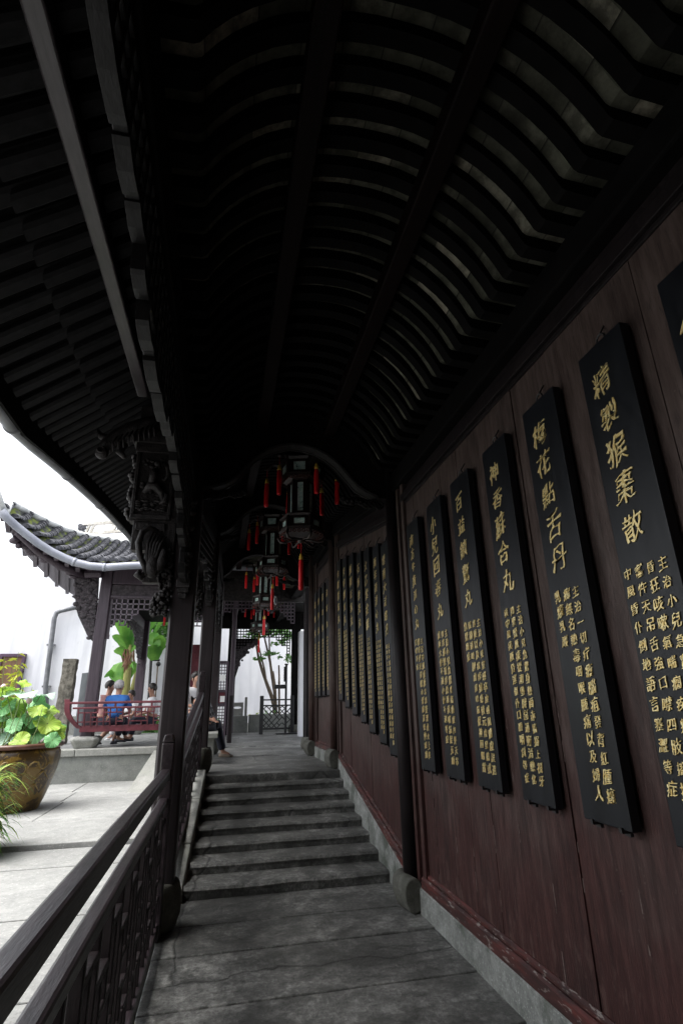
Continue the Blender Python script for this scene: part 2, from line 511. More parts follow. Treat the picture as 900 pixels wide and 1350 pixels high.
M['lotus_a'] = leaf_mat('lotus_leaf', (0.10, 0.30, 0.10), (0.22, 0.48, 0.20), 4)
M['lotus_b'] = leaf_mat('lotus_leaf_yellow', (0.17, 0.34, 0.035), (0.36, 0.50, 0.06), 4)
M['lotus_c'] = leaf_mat('lotus_leaf_pale', (0.34, 0.56, 0.40), (0.50, 0.68, 0.52), 4)
M['petal'] = leaf_mat('lotus_petal', (0.75, 0.45, 0.50), (0.85, 0.72, 0.72), 5)
M['stem'] = leaf_mat('stem_green', (0.10, 0.17, 0.05), (0.18, 0.25, 0.08), 5, 0.05)
M['bamboo'] = leaf_mat('yellow_leaf', (0.35, 0.42, 0.03), (0.55, 0.55, 0.06), 3)
M['fern'] = leaf_mat('needle_leaf', (0.03, 0.14, 0.04), (0.16, 0.34, 0.06), 9)
M['fern_y'] = leaf_mat('needle_leaf_young', (0.26, 0.38, 0.06), (0.40, 0.48, 0.10), 9)
M['dead'] = leaf_mat('dead_leaf', (0.12, 0.06, 0.035), (0.22, 0.11, 0.06), 9, 0.05)
M['banana'] = leaf_mat('banana_leaf', (0.06, 0.22, 0.03), (0.20, 0.42, 0.07), 2.5, 0.3)
M['foliage'] = leaf_mat('foliage', (0.05, 0.15, 0.03), (0.14, 0.30, 0.07), 3, 0.3)
M['bark'] = simple('bark', (0.10, 0.075, 0.055), (0.22, 0.17, 0.13), 8, (2, 2, 0.5), 0.85, 0.5, 0.01)
M['skin'] = simple('skin', (0.36, 0.19, 0.13), (0.44, 0.25, 0.18), 8, (1, 1, 1), 0.5, 0.05)
M['grey_hair'] = simple('grey_hair', (0.28, 0.27, 0.28), (0.50, 0.49, 0.50), 40, (1, 1, 0.4), 0.6, 0.3)
M['black_hair'] = simple('black_hair', (0.012, 0.010, 0.009), (0.03, 0.025, 0.022), 40, (1, 1, 0.4), 0.5, 0.3)
M['blue_cloth'] = simple('blue_cloth', (0.020, 0.10, 0.34), (0.03, 0.15, 0.45), 6, (1, 1, 1), 0.85, 0.2, 0.01)
M['pink_cloth'] = simple('pink_cloth', (0.45, 0.22, 0.22), (0.55, 0.30, 0.29), 6, (1, 1, 1), 0.85, 0.2, 0.01)
M['navy_cloth'] = simple('navy_cloth', (0.010, 0.011, 0.022), (0.02, 0.022, 0.04), 6, (1, 1, 1), 0.85, 0.2, 0.01)
M['white_cloth'] = simple('white_cloth', (0.62, 0.62, 0.64), (0.75, 0.75, 0.77), 6, (1, 1, 1), 0.85, 0.2, 0.01)
k = NT('patterned_blouse')
f = k.noise(k.pos((1, 1, 1)), 24, 2)
k.base(k.ramp(f, [(0.53, (0.008, 0.008, 0.011)), (0.57, (0.30, 0.30, 0.31))])); k.rough(0.8); M['pattern_cloth'] = k.m
M['shoe'] = simple('shoe', (0.012, 0.014, 0.022), (0.03, 0.032, 0.045), 9, (1, 1, 1), 0.6, 0.1)
M['sole'] = simple('sole', (0.20, 0.16, 0.12), (0.26, 0.21, 0.16), 9, (1, 1, 1), 0.7, 0.1)
M['paper'] = simple('paper', (0.72, 0.72, 0.72), (0.80, 0.80, 0.80), 3, (1, 1, 1), 0.8, 0)
M['door_wood'] = simple('door_wood', (0.10, 0.05, 0.025), (0.20, 0.11, 0.05), 5, (4, 4, 0.6), 0.6, 0.2)
M['door_frame'] = simple('door_frame', (0.05, 0.022, 0.05), (0.08, 0.04, 0.075), 5, (1, 1, 1), 0.6, 0.1)


def make_pot():
    k = NT('dragon_glaze')
    p = k.pos((1, 1, 1), True)
    cl = k.noise(p, 3.2, 2, 0.5, 1.6)
    sc = k.noise(p, 14, 3, 0.5, 1.0)
    c = k.ramp(k.noise(p, 5, 4), [(0.3, (0.030, 0.016, 0.004)), (0.7, (0.065, 0.036, 0.008))])
    c = k.mix(k.ramp(cl, [(0.54, (0, 0, 0)), (0.57, (0.8, 0.8, 0.8))]), c, (0.17, 0.10, 0.014))
    c = k.mix(k.ramp(sc, [(0.58, (0, 0, 0)), (0.61, (0.6, 0.6, 0.6))]), c, (0.22, 0.14, 0.03))
    k.base(c); k.rough(0.32); k.bump(cl, 0.5, 0.02)
    return k.m


M['pot'] = make_pot()
M['pot_rim'] = simple('pot_rim', (0.055, 0.022, 0.012), (0.12, 0.05, 0.03), 8, (1, 1, 1), 0.35, 0.1)

# ------------------------------------------------------------------ levels
FR = [-1.6, 4.75, 7.7, 10.6, 14.6]         # the frames of the gallery along Y
WX = 1.62                                  # face of the planks


def floor_z(y):
    if y <= 5.30: return 0.0
    if y >= 7.42: return 0.70
    return 0.70 * (y - 5.30) / 2.12


def roof_dz(y):
    if y <= 4.75: return 0.0
    if y >= 7.7: return 0.47
    return 0.47 * (y - 4.75) / 2.95


def left_x(y):
    return -0.355 + 0.048 * (max(y, 4.8) - 4.8) - 0.012 * max(0, y - 7.75)


# ------------------------------------------------------------------ ground
mb = MB()
mb.add([(-90, -60, -0.2), (90, -60, -0.2), (90, 120, -0.2), (-90, 120, -0.2)], [(0, 1, 2, 3)])
tag(mb.build('ground', M['court']), kind='structure')


def slabs(mb, x0, x1, y0, y1, z, t, sx, sy, gap=0.008, jit=0.25, seed=1, tilt=0.003):
    r = random.Random(seed)
    y = y0
    while y < y1 - 0.05:
        h = min(sy * r.uniform(1 - jit, 1 + jit), y1 - y)
        if y1 - y - h < sy * 0.3: h = y1 - y
        x = x0
        first = True
        while x < x1 - 0.05:
            w = sx * r.uniform(1 - jit, 1 + jit)
            if first: w *= r.uniform(0.5, 1.0); first = False
            w = min(w, x1 - x)
            if x1 - x - w < sx * 0.3: w = x1 - x
            a, b, c, d = [z + r.uniform(-tilt, tilt) for _ in range(4)]
            g = gap / 2
            mb.hexa([(x + g, y + g, z - t), (x + w - g, y + g, z - t), (x + w - g, y + h - g, z - t), (x + g, y + h - g, z - t),
                     (x + g, y + g, a), (x + w - g, y + g, b), (x + w - g, y + h - g, c), (x + g, y + h - g, d)])
            x += w
        y += h


mb = MB(); slabs(mb, -9, -0.42, -4.0, 7.40, 0.035, 0.2, 2.3, 1.25, 0.022, 0.25, 3)
tag(mb.build('courtyard_paving', M['court'], bevel=0.006), kind='structure')
mb = MB(); slabs(mb, -9, -0.42, 7.42, 13.0, 0.085, 0.25, 2.6, 1.4, 0.012, 0.25, 5)
tag(mb.build('courtyard_paving', M['court'], bevel=0.008), kind='structure')
# gallery floor, lower landing: wide slabs laid across
mb = MB(); slabs(mb, -0.34, 1.66, -2.2, 5.37, 0.0, 0.12, 2.9, 0.66, 0.008, 0.3, 16, 0.005)
tag(mb.build('lower_landing', M['floor'], bevel=0.007), kind='structure')
mb = MB(); slabs(mb, -0.30, 1.72, 7.44, 12.2, 0.70, 0.12, 1.7, 0.6, 0.007, 0.3, 21, 0.004)
slabs(mb, -0.75, 3.4, 12.2, 18.6, 0.715, 0.12, 2.0, 0.7, 0.007, 0.3, 23, 0.004)
tag(mb.build('upper_landing', M['floor'], bevel=0.007), kind='structure')
mb = MB(); mb.bx(-0.28, 1.7, 7.46, 12.2, -0.2, 0.57); mb.bx(-0.70, 3.4, 12.2, 18.5, -0.2, 0.58)
tag(mb.build('landing_base', M['face']), kind='structure')

# stairs
st = empty('stone_staircase', (0.65, 5.36, 0), 'worn grey stone steps climbing inside the covered gallery', 'steps')
edges = [5.36, 5.69, 6.02, 6.33, 6.63, 6.93, 7.22, 7.44]
zs = [0.0] + [0.087 * (i + 1) for i in range(7)]
for i in range(7):
    y0 = edges[i]; y1 = edges[i + 1] + 0.06
    xl = -0.27 + 0.013 * i
    z1 = zs[i + 1]; z0 = z1 - 0.16
    nx = 40
    sec = []
    r = random.Random(40 + i)
    for q in range(nx + 1):
        x = xl + (1.575 - xl) * q / nx
        w1 = noise.noise(Vector((x * 3, i * 7.3, 0))) * 0.008 + noise.noise(Vector((x * 14, i * 3.3, 5))) * 0.005
        w2 = noise.noise(Vector((x * 2.2, i * 5.1, 9))) * 0.007
        endw = 0.03 * max(0, 1 - q / 2.5)
        yy = y0 + w1 + endw
        sec.append([(x, yy + 0.018, z0), (x, yy + 0.010, z1 - 0.05 + w2), (x, yy, z1 - 0.026 + w2), (x, yy + 0.016, z1 - 0.007 + w2 - endw * 0.4),
                    (x, yy + 0.045, z1 + w2 * 0.6), (x, y1, z1), (x, y1, z0)])
    mb = MB(); mb.strip(sec)
    mb.build('step', M['step'], st, smooth=False)
mb = MB()
for (a, b) in ((5.30, 5.95), (5.97, 6.75), (6.77, 7.45)):
    xa, xb = left_x(a) + 0.05, left_x(b) + 0.05
    za, zb = floor_z(a) + 0.075, floor_z(b) + 0.075
    mb.hexa([(xa - 0.14, a, -0.1), (xa + 0.075, a, -0.1), (xb + 0.075, b, -0.1), (xb - 0.14, b, -0.1), (xa - 0.14, a, za), (xa + 0.06, a, za), (xb + 0.06, b, zb), (xb - 0.14, b, zb)])
tag(mb.build('side_kerb', M['kerb'], st, bevel=0.012), 'pale stone kerb along the open side')

# kerb under the near balustrade
mb = MB()
for (a, b) in ((-2.0, 0.4), (0.41, 2.2), (2.21, 3.55), (3.56, 4.6)):
    mb.bx(-0.52, -0.345, a, b, -0.1, 0.0)
tag(mb.build('edge_kerb', M['floor'], bevel=0.01), kind='structure')

# ------------------------------------------------------------------ panelled wall on the right, one per bay
wall_labels = {0: 'nearest panelled wall of worn red-brown planks behind the large black signboards',
               1: 'panelled wall beside the steps with a sloping red skirting and crowded signboards',
               2: 'far panelled wall on the upper landing with four or five small signboards'}
BAYS = [(-2.2, 4.52), (4.92, 7.53), (7.90, 9.40)]


def sk(y, bay):      # skirting height (bottom, top)
    if bay == 0: return 0.175, 0.25
    if bay == 1: return 0.222 + (y - 5.04) * 0.245, 0.30 + (y - 5.04) * 0.238
    return 0.86, 0.93


def ptop(y, bay):
    if bay == 0: return 3.28
    if bay == 1: return 3.28 + (y - 5.1) * 0.17
    return 3.72


for bay, (y0, y1) in enumerate(BAYS):
    w = empty('panelled_wall', (WX, y0, floor_z(y0)), wall_labels[bay], 'wall')
    # planks, each its own width, tiny gaps, slightly uneven faces
    mb = MB(); r = random.Random(50 + bay)
    y = y0 + 0.07
    while y < y1 - 0.07:
        b = min(y + r.uniform(0.24, 0.42), y1 - 0.07)
        if y1 - 0.07 - b < 0.1: b = y1 - 0.07
        f = WX + r.uniform(-0.004, 0.004)
        zb0, zb1 = sk(y, bay)[1], sk(b, bay)[1]
        zt0, zt1 = ptop(y, bay), ptop(b, bay)
        g = 0.0014
        mb.hexa([(f, y + g, zb0), (f + 0.05, y + g, zb0), (f + 0.05, b - g, zb1), (f, b - g, zb1),
                 (f, y + g, zt0), (f + 0.05, y + g, zt0), (f + 0.05, b - g, zt1), (f, b - g, zt1)])
        if b < y1 - 0.2:
            # old filler left pale along the seam
            mb.cur = 1
            z = zb1 + 0.02
            while z < zb1 + 1.25:
                L_ = r.uniform(0.02, 0.16)
                if r.random() < 0.5: mb.bx(f - 0.0012, f + 0.02, b - r.uniform(0.002, 0.0045), b + r.uniform(0.001, 0.004), z, z + L_)
                z += L_ + r.uniform(0.0, 0.12)
            mb.cur = 0
        y = b
    mb.build('plank_panel', [M['wall_wood'], M['filler']], w)
    mb = MB()
    n = 12
    for layer, (dx, lo, hi) in enumerate(((0.045, 0.0, 1.0), (0.018, 1.0, 1.35))):
        sec = []
        for q in range(n + 1):
            y = y0 + (y1 - y0) * q / n
            a, b = sk(y, bay); h = b - a
            sec.append([(WX - dx, y, a + h * lo), (WX - dx, y, a + h * hi - 0.012), (WX - dx + 0.014, y, a + h * hi), (WX + 0.03, y, a + h * hi), (WX + 0.03, y, a + h * lo)])
        mb.strip(sec)
    tag(mb.build('skirting_beam', M['skirt'], w), 'chipped red skirting beam')
    mb = MB()
    sec = []
    for q in range(31):
        y = y0 - 0.05 + (y1 - y0 + 0.1) * q / 30
        a = sk(y, bay)[0]
        fz = {0: 0, 1: min(floor_z(y), a - 0.15), 2: 0.7}[bay]
        d = noise.noise(Vector((y * 4, bay * 9, 0))) * 0.006
        sec.append([(WX - 0.05 + d, y, fz - 0.25), (WX - 0.045 + d, y, a - 0.015), (WX - 0.03 + d, y, a), (WX + 0.2, y, a), (WX + 0.2, y, fz - 0.25)])
    mb.strip(sec)
    mb.build('stone_plinth', M['plinth'], w)
    for (ya, yb) in ((y0, y0 + 0.07), (y1 - 0.07, y1)):
        mb = MB()
        ym = (ya + yb) / 2
        mb.hexa([(WX - 0.03, ya, sk(ya, bay)[1] - 0.0), (WX + 0.05, ya, sk(ya, bay)[1]), (WX + 0.05, yb, sk(yb, bay)[1]), (WX - 0.03, yb, sk(yb, bay)[1]),
                 (WX - 0.03, ya, ptop(ya, bay) + 0.35), (WX + 0.05, ya, ptop(ya, bay) + 0.35), (WX + 0.05, yb, ptop(yb, bay) + 0.35), (WX - 0.03, yb, ptop(yb, bay) + 0.35)])
        mb.build('side_post', M['wall_wood'], w, bevel=0.006)
    mb = MB()
    for (za, zb, dx, ins) in ((0.0, 0.03, 0.012, 0.07), (0.03, 0.10, 0.035, 0.0), (0.10, 0.13, 0.015, 0.0)):
        a, b = y0 + ins, y1 - ins
        mb.hexa([(WX - dx, a, ptop(a, bay) + za), (WX + 0.06, a, ptop(a, bay) + za), (WX + 0.06, b, ptop(b, bay) + za), (WX - dx, b, ptop(b, bay) + za),
                 (WX - dx, a, ptop(a, bay) + zb), (WX + 0.06, a, ptop(a, bay) + zb), (WX + 0.06, b, ptop(b, bay) + zb), (WX - dx, b, ptop(b, bay) + zb)])
    mb.build('top_rail', M['dark_wood'], w, bevel=0.005)
    mb = MB()
    a, b = y0, y1
    mb.hexa([(WX + 0.02, a, ptop(a, bay) + 0.13), (WX + 0.07, a, ptop(a, bay) + 0.13), (WX + 0.07, b, ptop(b, bay) + 0.13), (WX + 0.02, b, ptop(b, bay) + 0.13),
             (WX + 0.02, a, 4.0 + roof_dz(a)), (WX + 0.07, a, 4.0 + roof_dz(a)), (WX + 0.07, b, 4.0 + roof_dz(b)), (WX + 0.02, b, 4.0 + roof_dz(b))])
    mb.build('frieze_board', M['dark_wood'], w)

# brick backing so that no daylight leaks through the planks; an added wall, never seen
bk = MB(); bk.bx(WX + 0.25, WX + 0.5, -3.0, 10.6, -0.2, 5.2)
tag(bk.build('daylight_backing', M['plaster']), 'unseen plastered backing added behind the gallery planks to stop daylight', 'wall')

# unseen timber hall front, added behind the viewer to block light from there
hf = empty('light_block_hall', (-1.5, -2.6, 0.0), 'unseen dark timber hall front added behind the viewer to block light', 'hall')
mb = MB(); mb.bx(-9.0, 1.95, -2.9, -2.7, -0.2, 5.6); mb.build('wall', M['wall_wood'], hf)
mb = MB()
for i in range(12):
    x = -8.6 + i * 0.92; mb.bx(x - 0.05, x + 0.05, -2.695, -2.62, 0.0, 3.2)
for z in (0.05, 1.0, 3.2): mb.bx(-9.0, 1.95, -2.69, -2.64, z, z + 0.1)
mb.build('door_frame', M['dark_wood'], hf)
mb = MB(); mb.hexa([(-9.2, -3.0, 5.2), (1.9, -3.0, 5.2), (1.9, -1.6, 4.7), (-9.2, -1.6, 4.7), (-9.2, -3.0, 5.35), (1.9, -3.0, 5.35), (1.9, -1.6, 4.85), (-9.2, -1.6, 4.85)]); mb.build('roof', M['tile'], hf)

# ------------------------------------------------------------------ signboards
_glyph = {}


def glyph(ch):
    if ch in _glyph: return _glyph[ch]
    cu = bpy.data.curves.new('glyph', 'FONT')
    cu.body = ch; cu.extrude = 0.02; cu.resolution_u = 2; cu.offset = 0.006
    o = bpy.data.objects.new('glyph', cu); COL.objects.link(o)
    bpy.context.view_layer.update()
    me = o.evaluated_get(bpy.context.evaluated_depsgraph_get()).to_mesh()
    bm = bmesh.new(); bm.from_mesh(me)
    bmesh.ops.remove_doubles(bm, verts=bm.verts, dist=0.0008)
    bmesh.ops.subdivide_edges(bm, edges=[e for e in bm.edges if e.calc_length() > 0.22 and abs(e.verts[0].co.z - e.verts[1].co.z) < 1e-4], cuts=2)
    bm.normal_update()
    on = []
    for v in bm.verts:
        q = Vector((0, 0, 0))
        for f in v.link_faces:
            if abs(f.normal.z) < 0.3: q += f.normal
        on.append(q.normalized() if q.length > 1e-6 else q)
    for v, q in zip(bm.verts, on):
        p = v.co
        th = -0.018 * q.y * q.y + 0.004 + 0.026 * noise.noise(Vector((p.x * 4.3 + ord(ch) * 0.13, p.y * 4.3, 1.5)))
        v.co = p + Vector((q.x, q.y, 0)) * th
    vs_ = [v.co.copy() for v in bm.verts]
    bm.verts.index_update()
    fs_ = [tuple(v.index for v in f.verts) for f in bm.faces]
    bm.free()
    o.to_mesh_clear()
    bpy.data.objects.remove(o); bpy.data.curves.remove(cu)
    if vs_:
        x0 = min(p.x for p in vs_); x1 = max(p.x for p in vs_); y0_ = min(p.y for p in vs_); y1_ = max(p.y for p in vs_)
        cx, cyy = (x0 + x1) / 2, (y0_ + y1_) / 2
        s_ = 1.0
        vs_ = [Vector(((p.x - cx) * s_, (p.y - cyy) * s_, p.z)) for p in vs_]
    _glyph[ch] = (vs_, fs_)
    return _glyph[ch]


def write(mb, ch, u, v, size, front, yc, seed, brush=0.042, wide=0.88):
    """one brush-like character standing slightly proud of the board's face; reading direction is -Y"""
    vs_, fs_ = glyph(ch)
    r = random.Random(seed)
    rot = r.uniform(-0.08, 0.06); sc = size * r.uniform(0.88, 1.10)
    ox = r.uniform(-0.03, 0.03) * size
    out = []
    for p in vs_:
        x, y = p.x, p.y
        n1 = noise.noise(Vector((x * 3.1 + seed, y * 3.1, seed * 0.37)))
        n2 = noise.noise(Vector((x * 3.1, y * 3.1 + seed * 1.7, 7.7)))
        n3 = noise.noise(Vector((x * 9, y * 9 + seed, 3.3)))
        x += n1 * brush * 2.2 + n3 * brush; y += n2 * brush * 2.2 + n3 * brush * 0.8
        y += 0.17 * x            # running hand climbs to the right
        x += 0.10 * y
        xr = x * math.cos(rot) - y * math.sin(rot); yr = x * math.sin(rot) + y * math.cos(rot)
        out.append((front - 0.0012 - (p.z + 0.02) * 0.10, yc - (u + ox + xr * sc * wide), v + yr * sc))
    mb.add(out, fs_)


def signboard(yc, width, zt, zb, title, cols, label, slope=0.0, front=1.555, near=True, seed=0, group='black signboards with gilded writing', shift=-0.018):
    root = empty('signboard', (front, yc, zb), label, 'signboard', group)
    hw = width / 2
    mb = MB()
    t = 0.045
    mb.hexa([(front, yc + hw, zb), (front, yc - hw, zb), (front + t, yc - hw, zb), (front + t, yc + hw, zb),
             (front, yc + hw, zt), (front, yc - hw, zt), (front + t, yc - hw, zt), (front + t, yc + hw, zt)])
    mb.build('board', M['sign_black'], root, bevel=0.004)
    H_ = zt - zb
    n = len(title)
    a, b = zt - 0.055 * H_, zt - 0.475 * H_
    pitch = (a - b) / n
    size = min(0.138, pitch * 0.74, width * 0.50)
    for i, ch in enumerate(title):
        mb = MB()
        write(mb, ch, shift, a - pitch * (i + 0.5), size * 1.08, front, yc, seed * 31 + i)
        mb.build('title_character', M['gold'], root, fix=False)
    top = zt - 0.505 * H_
    mx = max(len(c) for c in cols)
    pitch = (H_ * 0.455) / max(mx, 13)
    nc = len(cols)
    cw = min(0.068, width * 0.86 / nc)
    for ci, c in enumerate(cols):
        u = ((nc - 1) / 2 - ci) * cw - 0.008
        mb = MB()
        for i, ch in enumerate(c):
            write(mb, ch, u, top - pitch * (i + 0.5), min(cw * 0.86, pitch * 0.86), front, yc, seed * 57 + ci * 19 + i, 0.035)
        mb.build('text_column', M['gold'], root, fix=False)
    # iron ring and chain at the top, two iron feet at the bottom
    mb = MB()
    ring = [(front + t / 2, yc + 0.025 * math.cos(q), zt + 0.022 + 0.025 * math.sin(q)) for q in [i * PI / 6 for i in range(13)]]
    mb.tube(ring, 0.005, 6, False)
    mb.tube([(front + t / 2, yc, zt + 0.045), (WX, yc + 0.01, zt + 0.11)], 0.004, 6)
    mb.box((front + t / 2, yc, zt + 0.004), (0.02, 0.08, 0.012))
    mb.build('hanging_ring', M['black_metal'], root)
    for sgn in (-1, 1):
        mb = MB()
        yy = yc + sgn * hw * 0.6
        mb.box((front + 0.033, yy, zb - 0.008), (0.075, 0.016, 0.009))
        mb.box((front - 0.004, yy, zb - 0.001), (0.007, 0.016, 0.018))
        mb.box((front + 0.03, yy, zb - 0.018), (0.014, 0.032, 0.012))
        mb.build('iron_foot', M['black_metal'], root)
    return root


ZT, ZB = 2.995, 1.02
B1 = [
    (1.17, 0.30, '人參再造丸', ['主治中風痰厥左癱右瘓', '口眼喎斜半身不遂手足', '麻木筋骨疼痛等症'], 'signboard cut off by the right edge, nearest of all the signboards'),
    (1.669, 0.28, '精製猴棗散', ['主治小兒急驚痰壅發熱', '昏狂咳嗽氣喘癇疾癲搐', '客忤天吊舌強口噤四肢搐搦', '中風昏仆倒地語言蹇澀等症'], 'largest fully visible signboard with five title characters above four text columns'),
    (2.163, 0.29, '梅花點舌丹', ['主治一切疔瘡腦疽發背紅腫癰', '癤無名熱毒咽喉腫痛以及婦人', '乳癰乳巖'], 'signboard with a short third text column of four characters at its left'),
    (2.659, 0.285, '神香蘇合丸', ['主治小兒急驚身熱面赤搐搦上視牙', '關緊豎厥痰從潮壅辟惡通竅清熱化', '痰中風痰厥昏迷僵仆口眼喎斜等症'], 'signboard with three long text columns, fourth from the right edge'),
    (3.17, 0.295, '百益鎮驚丸', ['主治小兒室感卒虛感風體虛誤進', '寒藥以及痘疹癰瘡後元虛發搐或', '搐搦過時脾虛痰鳴氣促神困睛露', '急驚癇症'], 'signboard whose fourth text column is a short stub, fifth from the right edge'),
    (3.659, 0.29, '小兒回春丸', ['主治小兒急驚發搐瘛瘲內外天吊', '傷寒邪熱斑疹煩躁痰喘氣促五癇', '痰厥大便不通小便不利等症'], 'signboard opening with the simple character of three short strokes, second from the wall pillar'),
    (4.157, 0.285, '南方牛黃清心丸', ['主治中風痰厥言語蹇澀虛火上炎', '傷寒發狂暈眩心悸痰迷怔忡癲癇', '口噤等症'], 'signboard with a seven character title, beside the wall pillar at the foot of the steps'),
]
for i, (yc, w, title, cols, lab) in enumerate(B1):
    signboard(yc, w, ZT, ZB, title, cols, lab, seed=i + 3, shift=-0.05 if i == 0 else -0.018)
B2 = ['雲南大活絡丹', '萬年黃清心丸', '太乙紫金錠', '石斛夜光丸', '純陽正氣丸', '安中調氣丸', '金匱腎氣丸']
B2y = [(5.01, 3.05, 1.06), (5.33, 3.11, 1.14), (5.71, 3.18, 1.22), (6.06, 3.23, 1.31), (6.46, 3.32, 1.385), (6.85, 3.385, 1.465), (7.23, 3.44, 1.55)]
ordn = ['nearest', 'second', 'third', 'fourth', 'fifth', 'sixth', 'farthest']
body = ['主治中風偏枯左癱右瘓口眼喎斜手足拘攣筋骨疼痛', '痿痺不仁半身不遂語言蹇澀痰涎壅盛氣血虧損等症', '行步艱難腰膝沉重風寒濕氣經絡不通跌打損傷久痛']
for i, (yc, zt, zb) in enumerate(B2y):
    r = random.Random(i)
    k1 = 17 + (i * 3) % 5
    cols = [body[i % 3][:k1], body[(i + 1) % 3][:k1 - 1], body[(i + 2) % 3][:k1 - 4 - i % 4]][:2 + (i % 2)]
    signboard(yc, 0.235, zt, zb, B2[i], cols, '%s signboard along the wall beside the steps, going up from the pillar' % ordn[i], seed=i + 20)
B3 = ['清寧丸', '保和丸', '健步丸', '養血丸']
B3y = [8.10, 8.48, 8.86, 9.20]
for i, yc in enumerate(B3y):
    signboard(yc, 0.22, 3.37, 1.63, B3[i], [body[i % 3][:16], body[(i + 1) % 3][:15]], '%s signboard on the far wall of the upper landing' % ['nearest', 'second', 'third', 'farthest'][i], seed=i + 40)

# ------------------------------------------------------------------ wall pillars (right)
wl = ['dark wall pillar on a round stone at the foot of the steps', 'red-brown wall pillar at the head of the steps', 'far wall pillar at the end of the panelled wall']
for i, (py, pz) in enumerate(((4.72, 0.0), (7.72, 0.70), (9.62, 0.71))):
    root = empty('wall_pillar', (1.56, py, pz), wl[i], 'pillar', 'pillars along the panelled wall')
    mb = MB()
    prof = [(0.072, 0.20), (0.074, 1.5), (0.07, 3.75 + roof_dz(py) - pz)]
    mb.lathe([(r_, z) for r_, z in prof], (1.575, py, pz), 20)
    mb.build('shaft', M['dark_wood'] if i == 0 else M['wall_wood'], root, smooth=True)
    mb = MB()
    # half-drum let into the wall, cut flat towards the viewer
    cut = []
    for q in range(28):
        a = 2 * PI * q / 28
        cut.append((1.53 + 0.078 * math.cos(a) * (1 + 0.12 * math.sin(a)), pz + 0.115 + 0.118 * math.sin(a)))
    secs = [[(x, py - 0.16, z) for x, z in [(1.53 + (x - 1.53) * 0.94, pz + 0.115 + (z - pz - 0.115) * 0.96) for x, z in cut]],
            [(x, py - 0.145, z) for x, z in cut],
            [(x - 0.035, py + 0.0, z + 0.004) for x, z in cut],
            [(x - 0.01, py + 0.13, z) for x, z in cut],
            [(1.56 + (x - 1.53) * 0.7, py + 0.19, pz + 0.115 + (z - pz - 0.115) * 0.8) for x, z in cut]]
    mb.strip(secs)
    mb.build('stone_drum', M['drum'], root, smooth=False, bevel=0.008)
    mb = MB()
    for s_ in (-1, 1):
        mb.bx(1.585, 1.66, py + s_ * 0.115 - 0.03, py + s_ * 0.115 + 0.03, pz + 0.2, 3.6 + roof_dz(py))
    mb.build('side_strip', M['wall_wood'], root)

# ------------------------------------------------------------------ timber columns on the open side
cl = ['square dark timber column at the foot of the steps', 'square dark timber column at the head of the steps, behind the nearer column',
      'third dark timber column on the upper landing beyond the seated woman']
COLS = [(4.77, 0.0, 0.205, 4.45), (7.75, 0.70, 0.185, 4.9), (10.65, 0.71, 0.15, 4.9)]
for i, (py, pz, wd, zt) in enumerate(COLS):
    x = left_x(py)
    root = empty('timber_column', (x, py, pz), cl[i], 'column', 'timber columns along the open side')
    mb = MB(); h = wd / 2; c = 0.018
    oct_ = [(-h + c, -h), (h - c, -h), (h, -h + c), (h, h - c), (h - c, h), (-h + c, h), (-h, h - c), (-h, -h + c)]
    mb.prism([(x + a, py + b) for a, b in oct_], 'z', pz + 0.30, zt)
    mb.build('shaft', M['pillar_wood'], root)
    mb = MB()
    mb.lathe([(0.11, 0), (0.135, 0.03), (0.158, 0.10), (0.163, 0.17), (0.155, 0.24), (0.14, 0.29), (0.13, 0.305)], (x, py, pz), 32)
    mb.build('stone_drum', M['drum'], root, smooth=True)

# ------------------------------------------------------------------ gallery roof
rf = empty('gallery_roof', (0.6, 4.75, 3.7), 'dark vaulted gallery roof with curved rafters and pale brick lining', 'roof')
XC = 0.60
half = [(0.0, 4.235), (0.10, 4.232), (0.20, 4.215), (0.29, 4.185), (0.36, 4.15), (0.44, 4.115), (0.53, 4.055), (0.62, 3.97), (0.69, 3.885), (0.75, 3.79), (0.795, 3.70), (0.815, 3.686), (0.86, 3.682), (0.95, 3.676), (1.06, 3.67)]
prof = [(XC - u, z) for u, z in reversed(half)] + [(XC + u, z) for u, z in half[1:]]


def rafter_sec(y, w, dz, drop=0.075):
    secs = []
    for (x, z) in prof:
        secs.append([(x, y - w / 2, z + dz), (x, y + w / 2, z + dz), (x, y + w / 2, z + dz + drop), (x, y - w / 2, z + dz + drop)])
    return secs


ys = []
y = 0.10
while y < 10.5:
    ys.append(y); y += 0.16
n_r = 0
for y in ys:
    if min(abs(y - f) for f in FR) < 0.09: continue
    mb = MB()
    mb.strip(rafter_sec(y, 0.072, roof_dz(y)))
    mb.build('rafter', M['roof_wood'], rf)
    n_r += 1
mb = MB()
for j in range(-14, 130):
    ya = -2.2 + 0.16 * (j + 14); yb = ya + 0.16
    if ya > 18.3: break
    sec = []
    for (x, z) in prof:
        sec.append([(x, ya, z + 0.078 + roof_dz(ya)), (x, yb, z + 0.078 + roof_dz(yb)), (x, yb, z + 0.11 + roof_dz(yb)), (x, ya, z + 0.11 + roof_dz(ya))])
    mb.strip(sec)
tag(mb.build('brick_lining', M['brick'], rf), 'pale olive brick lining between the rafters')


def run(mb, x, w, z, h, ys_):
    for a, b in zip(ys_[:-1], ys_[1:]):
        za, zb = z + roof_dz(a), z + roof_dz(b)
        mb.hexa([(x - w / 2, a, za), (x + w / 2, a, za), (x + w / 2, b, zb), (x - w / 2, b, zb), (x - w / 2, a, za + h), (x + w / 2, a, za + h), (x + w / 2, b, zb + h), (x - w / 2, b, zb + h)])


